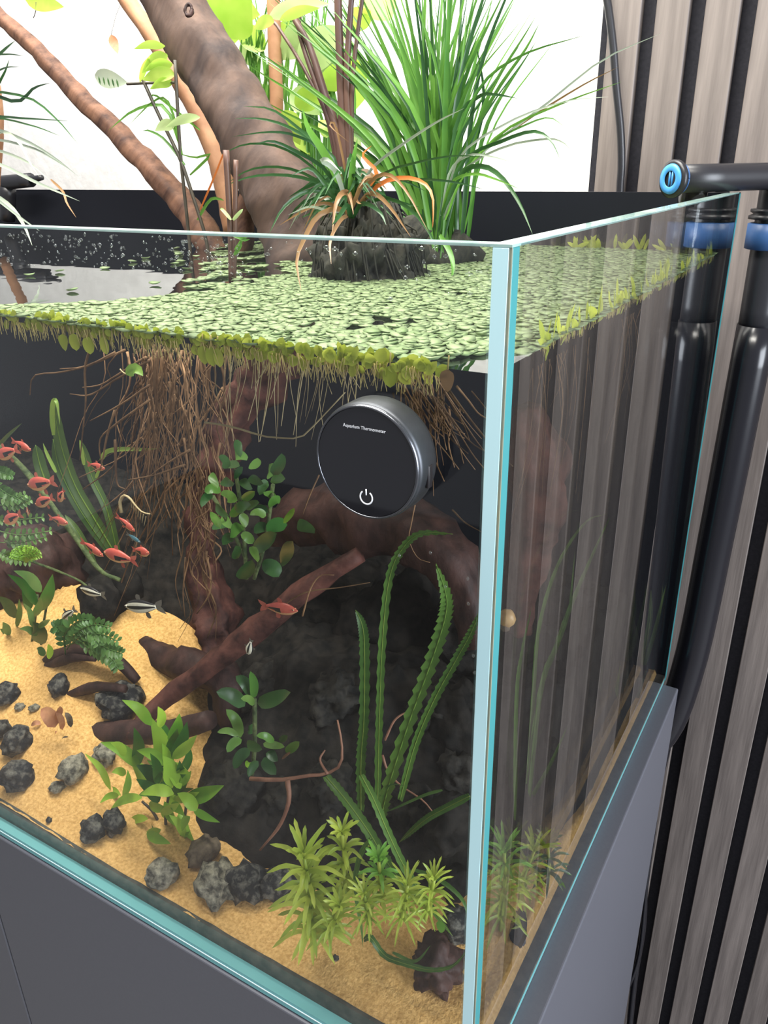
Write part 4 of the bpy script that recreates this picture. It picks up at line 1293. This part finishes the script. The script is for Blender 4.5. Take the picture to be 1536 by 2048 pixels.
# ------------------------------------------------------------------ underwater plants
def leafset(parent, lst, y, mat, prof=prof_leaf, n=9, seed=0, jitter=0.012, name='leaf', fold=.3, twist=.5):
    rn_ = random.Random(seed)
    for i, l in enumerate(lst):
        b_, t_, w_ = l[0], l[1], l[2]
        m_ = l[3] if len(l) > 3 else mat
        yb_ = y + rn_.uniform(-jitter, jitter)
        dx, dy = t_[0] - b_[0], t_[1] - b_[1]
        mid_ = ((b_[0] + t_[0]) / 2 - dy * .08, (b_[1] + t_[1]) / 2 + dx * .08 - 3)
        P = pxline([b_, mid_, t_], yb_, yb_ - rn_.uniform(0, jitter * 1.5))
        mesh(name, ribbon(P, w_ * mpp(P[1]), n, prof, fold, twist, seed * 50 + i), M[m_], parent)


def c5(p):
    return (120 + p[0] * .2344, 1380 + p[1] * .2344)


rs_ = on_sand(345, 1690)
ros = empty('rosette_plant', rs_, 'bright green rosette of pointed leaves on the front sand', 'plant')
RL = [((780, 300), (530, 85), 20), ((900, 780), (775, 230), 34), ((860, 320), (835, 140), 17), ((940, 450), (1020, 200), 22), ((960, 580), (1085, 270), 22, 'rosettedark'), ((960, 580), (1170, 383), 20), ((650, 660), (630, 318), 22, 'rosettedark'),
      ((680, 660), (345, 445), 22), ((430, 850), (210, 540), 12), ((430, 850), (520, 900), 14), ((500, 900), (340, 965), 12), ((545, 920), (578, 680), 13), ((940, 640), (1110, 718), 19), ((1070, 930), (1400, 815), 28), ((1140, 1020), (1365, 1130), 14),
      ((1160, 1030), (1000, 880), 22), ((970, 890), (685, 890), 22), ((700, 920), (435, 1010), 17), ((660, 1010), (340, 1110), 20), ((750, 1100), (550, 1168), 15), ((860, 1190), (705, 1325), 18), ((740, 1220), (945, 1312), 18), ((930, 1330), (1110, 1205), 13),
      ((1060, 1250), (930, 1065), 15), ((1110, 1080), (1040, 1205), 15), ((900, 640), (655, 515), 20), ((860, 820), (650, 640), 26, 'rosettedark'), ((560, 720), (440, 705), 14), ((900, 420), (800, 290), 22, 'rosettedark'), ((960, 820), (880, 560), 30),
      ((760, 860), (600, 600), 26), ((1000, 900), (1020, 600), 24, 'rosettedark'), ((900, 1000), (1010, 1180), 16), ((840, 960), (650, 760), 22, 'rosettedark'), ((920, 560), (1000, 330), 22, 'rosettedark'), ((560, 560), (430, 450), 16), ((900, 1100), (890, 950), 18)]
leafset(ros, [(c5(l[0]), c5(l[1]), l[2] * 1.12) + tuple(l[3:]) for l in RL], rs_.y + .006, 'rosette', prof_leaf, 9, 61, 0.014, twist=.35)
rn = random.Random(91)
lst = []
for i in range(20):
    a = rn.uniform(-2.9, 0.3) if i % 3 else rn.uniform(0, PI)
    b_ = (rn.uniform(700, 1050), rn.uniform(600, 1150))
    L2 = rn.uniform(150, 290)
    lst.append((c5(b_), c5((b_[0] + math.cos(a) * L2, b_[1] + math.sin(a) * L2)), rn.uniform(13, 22), 'rosettedark' if rn.random() < .35 else 'rosette'))
leafset(ros, lst, rs_.y + .012, 'rosette', prof_leaf, 9, 161, 0.012, twist=.6)
for P_ in [[c5((930, 1350)), c5((900, 1100)), c5((930, 880))], [c5((900, 1250)), c5((800, 1050)), c5((700, 950))], [c5((1000, 1300)), c5((1060, 1100)), c5((1080, 950))]]:
    mesh('stem', tube(pxline(P_, rs_.y + .012), [0.0013, 0.0010], 8, 6), M['stemdark'], ros)


def c6(p):
    return (380 + p[0] * .3906, 1280 + p[1] * .3906)


an = empty('leathery_plant', at(505, 1545, .09), 'small olive leathery-leaved plant on the black stones', 'plant')
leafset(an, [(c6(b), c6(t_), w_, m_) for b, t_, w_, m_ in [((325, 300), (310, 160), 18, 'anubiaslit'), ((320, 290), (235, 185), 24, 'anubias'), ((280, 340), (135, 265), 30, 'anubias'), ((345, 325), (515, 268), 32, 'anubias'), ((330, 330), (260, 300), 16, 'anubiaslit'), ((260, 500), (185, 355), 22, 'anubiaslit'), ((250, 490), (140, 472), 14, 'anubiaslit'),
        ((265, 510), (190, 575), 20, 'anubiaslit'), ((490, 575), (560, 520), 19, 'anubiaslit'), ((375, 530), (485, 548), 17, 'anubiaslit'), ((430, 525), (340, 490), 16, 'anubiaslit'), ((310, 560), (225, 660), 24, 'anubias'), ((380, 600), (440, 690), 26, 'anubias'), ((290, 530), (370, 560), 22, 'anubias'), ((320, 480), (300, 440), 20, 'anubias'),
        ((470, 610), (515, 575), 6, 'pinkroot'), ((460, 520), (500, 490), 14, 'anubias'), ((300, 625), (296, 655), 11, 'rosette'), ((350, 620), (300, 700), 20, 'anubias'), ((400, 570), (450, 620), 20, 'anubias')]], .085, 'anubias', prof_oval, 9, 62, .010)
mesh('stem', tube(pxline([c6((330, 300)), c6((332, 400)), c6((330, 560)), c6((318, 690))], .088), [0.0016], 10, 6), M['moss'], an)


def c7(p):
    return (380 + p[0] * .3776, 780 + p[1] * .3776)


bu = empty('leathery_bush', at(500, 1130, .13), 'dark green leathery-leaved bush beside the thermometer', 'plant')
rn = random.Random(8)
CL = [(260, 310), (270, 355), (175, 385), (130, 480), (200, 490), (255, 445), (350, 480), (390, 520), (310, 560), (330, 610), (200, 575), (90, 585), (170, 640), (240, 640), (380, 640), (360, 665), (155, 725), (245, 750), (200, 800), (345, 870), (240, 860), (290, 690), (420, 560), (300, 500), (120, 540), (230, 400), (420, 430), (340, 390), (280, 620), (140, 690), (300, 790), (200, 700), (380, 740), (450, 600)]
lst = []
for i, (x, y) in enumerate(CL):
    a = rn.uniform(0, 2 * PI)
    L2 = rn.uniform(32, 48)
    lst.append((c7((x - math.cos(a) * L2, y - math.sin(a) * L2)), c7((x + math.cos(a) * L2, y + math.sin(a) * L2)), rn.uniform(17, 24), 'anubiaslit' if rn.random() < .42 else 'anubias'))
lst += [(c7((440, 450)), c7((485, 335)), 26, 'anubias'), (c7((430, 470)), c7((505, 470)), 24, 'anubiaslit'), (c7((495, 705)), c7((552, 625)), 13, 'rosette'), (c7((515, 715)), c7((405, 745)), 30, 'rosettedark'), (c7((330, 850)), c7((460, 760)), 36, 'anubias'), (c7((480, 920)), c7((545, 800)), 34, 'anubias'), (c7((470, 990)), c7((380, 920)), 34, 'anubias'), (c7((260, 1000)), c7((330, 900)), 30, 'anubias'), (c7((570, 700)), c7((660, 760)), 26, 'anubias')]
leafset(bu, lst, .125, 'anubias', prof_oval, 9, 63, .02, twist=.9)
for P_ in [[c7((300, 1000)), c7((280, 700)), c7((240, 420))], [c7((340, 1000)), c7((400, 800)), c7((440, 500))], [c7((300, 900)), c7((200, 700)), c7((120, 560))]]:
    mesh('stem', tube(pxline(P_, .135), [0.0014], 8, 6), M['moss'], bu)

# strap leaves
def straps(name, label, lst, y, mat, base, ruffle=0.0, n=24, seed=0):
    o = empty(name, base, label, 'plant')
    for i, l in enumerate(lst):
        P_, w_ = l[0], l[1]
        yy = l[2] if len(l) > 2 else y
        y1 = l[3] if len(l) > 3 else yy
        m_ = l[4] if len(l) > 4 else mat
        P = pxline(P_, yy, y1)
        sl_ = mesh('strap_leaf', ribbon(P, w_ * (.85 if ruffle < .1 else .74) * mpp(P[0]), n, prof_blade if w_ < 14 else prof_strap, .35, .25, seed * 60 + i, None, ruffle), M[m_], o)
        if w_ >= 12:
            off = w_ * .05 * mpp(P[0])
            mesh('midrib', tube([p + toward(p) * off for p in catmull(P, 12)], [w_ * .065 * mpp(P[0]), w_ * .05 * mpp(P[0]), w_ * .02 * mpp(P[0])], n, 5), M['vallistip'], sl_)
    return o


straps('ruffled_plant', 'tall ruffled strap-leaved plant standing beside the glass corner', [
    ([(722, 1620), (722, 1520), (728, 1436), (729, 1300), (724, 1250), (711, 1220)], 20, .10, .10), ([(755, 1620), (757, 1500), (760, 1400), (765, 1280), (778, 1160), (802, 1102), (840, 1068), (905, 1068)], 15, .10, .09),
    ([(762, 1640), (775, 1580), (817, 1448), (860, 1331), (889, 1240), (892, 1190), (872, 1128)], 25, .095, .08), ([(800, 1600), (830, 1490), (868, 1400), (912, 1320), (940, 1270), (962, 1220)], 17, .10, .09),
    ([(940, 1592), (900, 1612), (850, 1640), (798, 1685)], 17, .075, .085), ([(885, 1580), (850, 1590), (800, 1612), (770, 1625)], 7, .09, .09), ([(790, 1690), (760, 1640), (775, 1575), (810, 1570)], 5, .09, .09)], .1, 'crinum', at(760, 1620, .1), .22, 60, 5)
straps('bent_strap_plant', 'two yellowing strap leaves slanting down before the black stones', [([(652, 1553), (690, 1598), (735, 1660), (785, 1740), (850, 1812)], 24, .075, .045), ([(722, 1550), (748, 1600), (778, 1670), (812, 1740), (852, 1800), (905, 1872)], 19, .075, .04)], .06, 'crinum', at(850, 1812, .045), .10, 40, 6)
straps('trailing_strap', 'dark strap leaf trailing over the sand round the dark corner stone', [([(742, 1676), (722, 1708), (712, 1750), (713, 1800), (722, 1850), (726, 1894)], 12, .05, .035), ([(728, 1880), (742, 1876), (769, 1911), (812, 1928), (862, 1940), (908, 1930), (945, 1885)], 13, .03, .025), ([(785, 1905), (830, 1922), (862, 1890)], 7, .03, .03), ([(830, 1740), (880, 1760), (925, 1800), (940, 1850)], 10, .05, .04)], .04, 'crinum', at(728, 1890, .035), .08, 30, 7)
straps('side_strap_plant', 'slender strap leaves curving up behind the side glass', [([(1045, 1720), (1056, 1560), (1066, 1400), (1078, 1256), (1115, 1132), (1169, 1047), (1212, 1028)], 9), ([(1040, 1700), (1078, 1400), (1110, 1300), (1144, 1206), (1185, 1110), (1219, 1036)], 11), ([(1050, 1680), (1082, 1380), (1115, 1290), (1138, 1220), (1150, 1100)], 9), ([(1030, 1640), (1033, 1400), (1045, 1300), (1064, 1212)], 9, .16, .16),
    ([(1060, 1600), (1100, 1530), (1136, 1450)], 9, .19, .19)], .18, 'crinum', at(1045, 1700, .16), .10, 34, 8)
straps('far_side_blades', 'short green blades by the rear corner seen through the side glass', [([(1225, 1500), (1230, 1420), (1240, 1330)], 13, .36), ([(1240, 1480), (1225, 1400), (1215, 1350)], 10, .36), ([(1290, 1330), (1310, 1260), (1332, 1170)], 9, .42), ([(1262, 1440), (1280, 1380), (1296, 1330)], 7, .4), ([(1285, 1330), (1300, 1240), (1302, 1180)], 12, .42)], .36, 'vallis', at(1230, 1500, .36), .05, 14, 9)
straps('strap_bunch', 'olive strap leaves rising behind the school of red fish', [([(232, 1110), (190, 1040), (152, 975), (126, 905), (112, 840), (107, 800)], 24, .24, .22), ([(107, 870), (104, 830), (107, 802), (114, 806), (120, 850)], 11, .21, .2, 'vallistip'), ([(236, 1112), (214, 1020), (186, 960), (170, 910), (160, 880)], 18, .23, .22), ([(168, 930), (163, 900), (159, 880)], 8, .21, .21, 'vallistip'), ([(215, 1100), (160, 1020), (120, 940), (106, 878)], 20, .25, .24),
    ([(202, 920), (214, 903), (245, 898), (290, 899), (322, 896)], 11, .2, .2, 'vallistip'), ([(92, 965), (80, 930), (71, 890)], 26, .27, .27), ([(-10, 900), (15, 872), (44, 846)], 9, .22, .22), ([(112, 945), (95, 910), (86, 886)], 8, .22, .22, 'vallistip'), ([(190, 1130), (160, 1070), (130, 1030)], 14, .23, .23), ([(192, 956), (198, 940), (206, 926)], 7, .2, .2, 'vallistip')], .23, 'vallis', at(232, 1112, .24), .02, 18, 10)

# needle-leaved stems
def needle_stem(P_, y, label, name='needle_plant', whorls=8, L=46, wpx=8, mat='stemleaf', group=None, seed=0, topmat=None):
    P = catmull(pxline(P_, y), whorls + 1)
    o = empty(name, P[0], label, 'plant', group)
    mesh('stem', tube(P, [0.0014, 0.0011], 10, 6), M['stemleaf'], o)
    rn_ = random.Random(seed)
    for i in range(1, whorls + 1):
        tt = i / whorls
        k = 10 if i < whorls else 12
        for j in range(k):
            a = 2 * PI * j / k + rn_.uniform(-.3, .3) + i * .5
            out = Vector((math.cos(a), math.sin(a), 0))
            lift = (-.25 + .75 * tt + rn_.uniform(-.2, .2)) if i < whorls else rn_.uniform(.6, 1.6)
            d = (out + Vector((0, 0, lift))).normalized()
            Ln = L * mpp(P[0]) * rn_.uniform(.75, 1.1) * (1 if i < whorls else .9)
            b_ = P[i]
            pts = [b_, b_ + d * Ln * .5 + Vector((0, 0, Ln * .10)), b_ + d * Ln + Vector((0, 0, -Ln * (.22 if i < whorls else .02)))]
            mesh('leaf', ribbon(pts, wpx * .58 * mpp(P[0]), 7, prof_strap, .3, .4, seed * 31 + i * 9 + j, out.cross(d).cross(d) if False else None, .12), M[topmat if (topmat and i >= whorls - 1) else mat], o)
    return o


needle_stem([(625, 1885), (622, 1830), (619, 1776), (608, 1715)], .026, 'tallest yellow-green needle-leaved stem on the front sand', whorls=7, L=78, wpx=13, seed=1, topmat='stemleaf')
needle_stem([(690, 1800), (690, 1740), (684, 1668)], .045, 'olive needle-leaved stem just behind the tallest one', whorls=5, L=50, wpx=10, seed=2)
needle_stem([(765, 1810), (762, 1770), (757, 1722)], .045, 'fresh green needle-leaved stem under the slanting straps', whorls=4, L=46, wpx=11, seed=3, mat='stemleaf', topmat='stemleaf2')
needle_stem([(800, 1850), (810, 1810), (815, 1770)], .035, 'low tangled needle-leaved stem beside the fresh green one', whorls=5, L=56, wpx=7, seed=4)
needle_stem([(850, 1840), (860, 1800), (868, 1760)], .038, 'needle-leaved stem nearest the dark corner stones', whorls=4, L=52, wpx=7, seed=5)
needle_stem([(740, 1850), (735, 1820), (728, 1790)], .03, 'short needle-leaved stem between the tallest and the tangled one', whorls=4, L=50, wpx=7, seed=6)
needle_stem([(650, 1880), (665, 1850), (680, 1815)], .025, 'drooping side shoot at the foot of the tallest needle stem', whorls=3, L=52, wpx=10, seed=7)
needle_stem([(1000, 1860), (1006, 1800), (1010, 1750), (1008, 1705)], .085, 'bright needle-leaved stem seen through the side glass at the corner', whorls=6, L=62, wpx=8, seed=8, topmat='stemleaf2')
needle_stem([(1040, 1800), (1046, 1760), (1068, 1702)], .12, 'olive needle-leaved stem behind the bright one in the side glass', whorls=4, L=60, wpx=7, seed=9)
needle_stem([(1095, 1770), (1098, 1730), (1095, 1690)], .15, 'sparse dark needle-leaved stem at the side sand edge', whorls=3, L=50, wpx=8, seed=10, mat='vallis')
gl_ = on_sand(880, 1856)
gf = mesh('round_leaflet', ribbon(pxline([(874, 1856), (882, 1853), (890, 1849)], .03), .006, 8, prof_oval, .1, .2, 3), M['stemleaf2'], base=at(880, 1856, .03))
tag(gf, 'single bright green round leaflet beside the corner stones', 'leaf')

# ferns and broad leaves at the far end
def frond(parent, P_, y, wpx, mat, seed, step=13, name='frond'):
    rn_ = random.Random(seed)
    P = catmull(pxline(P_, y, y - .01), step)
    vfs = [tube(P, [0.0006], step, 5)]
    for i in range(2, step):
        tdir = (P[i] - P[i - 1]).normalized()
        sd_ = tdir.cross(toward(P[i])).normalized()
        Ln = wpx * .5 * mpp(P[i]) * (1 - abs(i / step - .45) * .9)
        for sg in (-1, 1):
            tip = P[i] + (sd_ * sg + tdir * .55).normalized() * Ln + toward(P[i]) * rn_.uniform(-.3, .3) * Ln
            vfs.append(ribbon([P[i], (P[i] + tip) / 2 + Vector((0, 0, Ln * .1)), tip], Ln * .55, 5, prof_oval, .3, .6, seed + i * 2 + sg))
    mesh(name, join(*vfs), M[mat], parent, kind='stuff')


def c8(p):
    return (p[0] * .2734, 1080 + p[1] * .2734)


f1 = empty('fern', at(130, 1330, .125), 'small bright fern arching over the low twisted branch', 'fern')
for i, P_ in enumerate([[(480, 840), (470, 700), (560, 600), (660, 580)], [(490, 800), (560, 680), (680, 620), (800, 640)], [(500, 780), (600, 700), (740, 690), (860, 740)], [(520, 760), (660, 740), (800, 800), (890, 830)], [(560, 760), (700, 800), (820, 870), (860, 940)], [(480, 780), (460, 680), (430, 640), (400, 640)], [(540, 720), (640, 660), (700, 700), (720, 760)]]):
    frond(f1, [c8(p) for p in P_], .118, 46, 'fern', 1100 + i * 20)
f2 = empty('fern', at(20, 1100, .15), 'dark feathery fern hanging at the picture edge under the mossy twig', 'fern')
for i, P_ in enumerate([[(-20, 960), (10, 985), (40, 1000)], [(-20, 985), (20, 1000), (50, 990)], [(-10, 1010), (30, 1010), (60, 1000)], [(-20, 1040), (30, 1040), (85, 1035)], [(-10, 1060), (40, 1070), (100, 1062)], [(-20, 940), (5, 945), (25, 952)], [(0, 1085), (40, 1085), (90, 1075)], [(-10, 1100), (20, 1115), (60, 1125)]]):
    frond(f2, P_, .155, 34, 'fern', 1300 + i * 20, 10)
f3 = empty('moss_tuft', at(50, 1125, .14), 'glowing lime moss tuft above the broad leaves', 'fern')
for i in range(9):
    a = PI * (i / 8)
    frond(f3, [(52, 1125), (52 + math.cos(a) * 14, 1115 - math.sin(a) * 10), (52 + math.cos(a) * 30, 1112 - math.sin(a) * 20)], .14, 18, 'fernbright', 1500 + i * 20, 8)
wl = empty('broad_leaf_clump', at(60, 1300, .13), 'mid green broad-leaved clump at the picture edge near striped fish', 'plant')
leafset(wl, [(c8(b), c8(t_), w_, m_) for b, t_, w_, m_ in [((290, 520), (385, 250), 24, 'rosettedark'), ((270, 480), (55, 250), 20, 'rosettedark'), ((300, 380), (100, 225), 22, 'fern'), ((110, 570), (-20, 410), 22, 'anubias'), ((210, 520), (160, 330), 20, 'rosettedark'), ((120, 640), (140, 430), 12, 'rosettedark'), ((240, 640), (170, 460), 12, 'fern'), ((300, 760), (240, 600), 30, 'anubias'),
    ((280, 640), (370, 580), 12, 'fern'), ((360, 870), (350, 760), 13, 'rosette'), ((320, 850), (270, 790), 14, 'fern'), ((350, 860), (130, 820), 20, 'rosettedark'), ((270, 700), (140, 650), 14, 'fern'), ((100, 760), (0, 650), 18, 'fern'), ((250, 560), (300, 420), 16, 'rosettedark'), ((60, 700), (20, 600), 16, 'fern')]], .125, 'rosettedark', prof_leaf, 9, 64, .02)
for P_ in [[(60, 1310), (70, 1240), (75, 1190)], [(80, 1320), (85, 1260), (95, 1200)]]:
    mesh('stem', tube(pxline(P_, .13), [0.0012], 6, 5), M['moss'], wl)
yl = empty('floating_leaf_scrap', at(300, 775, .12), 'pale yellow leaf scrap caught among the hanging roots', 'leaf')
mesh('leaf_blade', ribbon(pxline([(252, 748), (272, 738), (286, 752)], .12), .008, 7, prof_leaf, .3, .3, 5), M['vallistip'], yl)
mesh('leaf_stalk', tube(pxline([(252, 748), (245, 744), (240, 738)], .12), [.0005], 4, 4), M['rootpale'], yl)

# reddish leaf litter on the sand
rl = empty('leaf_litter', on_sand(108, 1470), 'curled reddish-brown leaf scrap on the open sand', 'leaf')
ll = on_sand(108, 1465).y
leafset(rl, [((110, 1455), (82, 1418), 30), ((112, 1440), (120, 1412), 14), ((125, 1460), (112, 1425), 14), ((82, 1448), (62, 1452), 10), ((124, 1500), (110, 1462), 12), ((138, 1495), (125, 1475), 16, 'rockbrown'), ((142, 1455), (130, 1425), 12, 'rockbrown')], ll, 'leaflitter', prof_oval, 7, 66, .004)

# ------------------------------------------------------------------ fish
def fish(head, tail, y, label, kind='red', depth=0.40, yh=0.0, group=None):
    h = at(head[0], head[1], y + yh)
    tl = at(tail[0], tail[1], y - yh)
    L_ = (h - tl).length
    ax = (h - tl).normalized()
    upv = Vector((0, 0, 1))
    lat = ax.cross(upv)
    if lat.length < .2:
        lat = CR.copy()
    lat.normalize()
    upv = lat.cross(ax).normalized()
    bl = L_ * 0.80
    o = empty('small_fish', h - ax * L_ * .5, label, 'fish', group)
    c0 = h - ax * bl
    nr, ns = 30, 24
    V, Fc, sl = [], [], []
    for i in range(nr + 1):
        u = i / nr
        hh = L_ * depth * .44 * (0.20 + 0.95 * math.sin(PI * min(1, u * .80 + .08)) ** 1.35) * (1 if u < .97 else .45)
        if u > .72:
            hh *= 1 - ((u - .72) / .28) ** 2.2 * .72
        if kind == 'stripe':
            hh *= .62
        ww = hh * .46
        for k in range(ns):
            a = 2 * PI * k / ns
            V.append(c0 + ax * bl * u + upv * math.sin(a) * hh + lat * math.cos(a) * ww)
    for i in range(nr):
        for k in range(ns):
            a, b = i * ns + k, i * ns + (k + 1) % ns
            Fc.append((a, b, b + ns, a + ns))
            u = (i + .5) / nr
            v_ = math.sin(2 * PI * (k + .5) / ns)
            if kind == 'red':
                wedge = u < .50 and -.16 - .75 * u < v_ < .10 + .35 * u
                s_ = 2 if wedge else (1 if v_ < -.45 else 0)
            elif kind == 'stripe':
                s_ = 2 if (-.25 < v_ < .25 or v_ > .78) else (1 if (v_ > -.8 and (i % 2 or v_ > .2)) else 2 if v_ < -.8 else 1)
            else:
                s_ = 0
            sl.append(s_)
    Fc += [tuple(range(ns))[::-1], tuple(nr * ns + k for k in range(ns))]
    sl += [0, 0]
    mats = {'red': [M['fishred'], M['fishbelly'], M['fishblack']], 'stripe': [M['fishcream'], M['fishcream'], M['fishblack']], 'blue': [M['fishblue']] * 3}[kind]
    mesh('body', (V, Fc), mats, o, slots=sl)
    fm = M['fin'] if kind == 'red' else M['fingrey']
    # forked tail
    for sg in (-1, 1):
        pts = [c0 + ax * bl * .04, c0 - ax * L_ * .10 + upv * sg * L_ * .05, c0 - ax * L_ * .20 + upv * sg * L_ * .13]
        mesh('tail_lobe', ribbon(pts, L_ * .11, 6, prof_leaf, 0.05, 0.05, 1, lat), fm, o)
    hm = L_ * depth * .5 * (.62 if kind == 'stripe' else 1)
    for nm, sg, x_ in (('dorsal_fin', 1, .52), ('anal_fin', -1, .38)):
        b_ = c0 + ax * bl * x_ + upv * sg * hm * .85
        mesh(nm, ribbon([b_, b_ + upv * sg * L_ * .07 - ax * L_ * .05, b_ + upv * sg * L_ * .10 - ax * L_ * .10], L_ * .12, 6, prof_leaf, 0.05, 0.05, 1, lat), fm, o)
    for sg in (-1, 1):
        e_ = c0 + ax * bl * .89 + upv * hm * .16 + lat * sg * hm * .24
        ey = mesh('eye', blob(e_, (L_ * .022,) * 3, 1, 1, 0), M['fishbelly'] if kind == 'red' else M['fishcream'], o)
        mesh('pupil', blob(e_ + lat * sg * L_ * .018, (L_ * .014,) * 3, 1, 1, 0), M['eye'], ey)
    return o


G = 'school of small red fish'
fish((62, 901), (22, 880), .16, 'red fish heading down at the top of the school', 'red', .31, group=G)
fish((-6, 914), (38, 897), .15, 'red fish leaving the picture edge under the topmost fish', 'red', .31, group=G)
fish((55, 971), (112, 962), .14, 'red fish swimming level below the leaf tips', 'red', .30, group=G)
fish((71, 1010), (108, 994), .15, 'red fish tilting up behind the level one', 'red', .31, group=G)
fish((117, 1004), (128, 978), .17, 'small red fish turned away, tail raised', 'red', .4, group=G)
fish((8, 1045), (44, 1027), .14, 'red fish over the dark fern at the picture edge', 'red', .31, group=G)
fish((61, 1038), (51, 1006), .15, 'narrow orange fish seen head-on among the school', 'red', .27, group=G)
fish((136, 1047), (97, 1034), .14, 'red fish beside the mossy twig, pointing to the strap leaves', 'red', .31, group=G)
fish((270, 1063), (231, 1030), .13, 'red fish diving near the curled root', 'red', .29, group=G)
fish((207, 1113), (160, 1080), .12, 'red fish diving toward the broadest red fish', 'red', .28, group=G)
fish((207, 1104), (275, 1123), .115, 'broadest pinkish red fish with black wedge at the school bottom', 'red', .31, group=G)
fish((299, 1107), (264, 1098), .13, 'short round red fish beyond the broadest one', 'red', .42, group=G)
fish((210, 938), (174, 927), .19, 'dim red fish behind the strap leaf tips', 'red', .31, group=G)
fish((596, 1222), (518, 1210), .11, 'lone red fish gliding through the dark middle below the thermometer', 'red', .27)
fish((281, 1085), (252, 1066), .16, 'faint blue fish in the gloom under the diving fish', 'blue', .26)
fish((160, 1176), (212, 1192), .14, 'black and cream striped fish above the dark far stone', 'stripe', .46)
fish((249, 1212), (328, 1214), .13, 'black and cream striped fish hovering over the far sand', 'stripe', .40)
fish((124, 1240), (152, 1217), .13, 'striped fish tail showing behind the small fern', 'stripe', .46)
fish((496, 1309), (503, 1278), .12, 'tiny striped fish seen head-on above the sloping branch', 'stripe', .7)
stone(45, 1150, 190, 190, 'wetwood', 'dark rock mass behind the broad-leaved clump at the picture edge', 92, y=.175, name='dark_rock', rough=.25, sub=4)
stone(200, 1205, 110, 100, 'rockdark', 'dark rounded stone on the far sand behind striped fish', 90, name='dark_rock', rough=.2, sub=3)
stone(250, 1180, 70, 100, 'rockdark', 'dark stone joined to the rounded far stone', 91, name='dark_rock', rough=.2, sub=3)
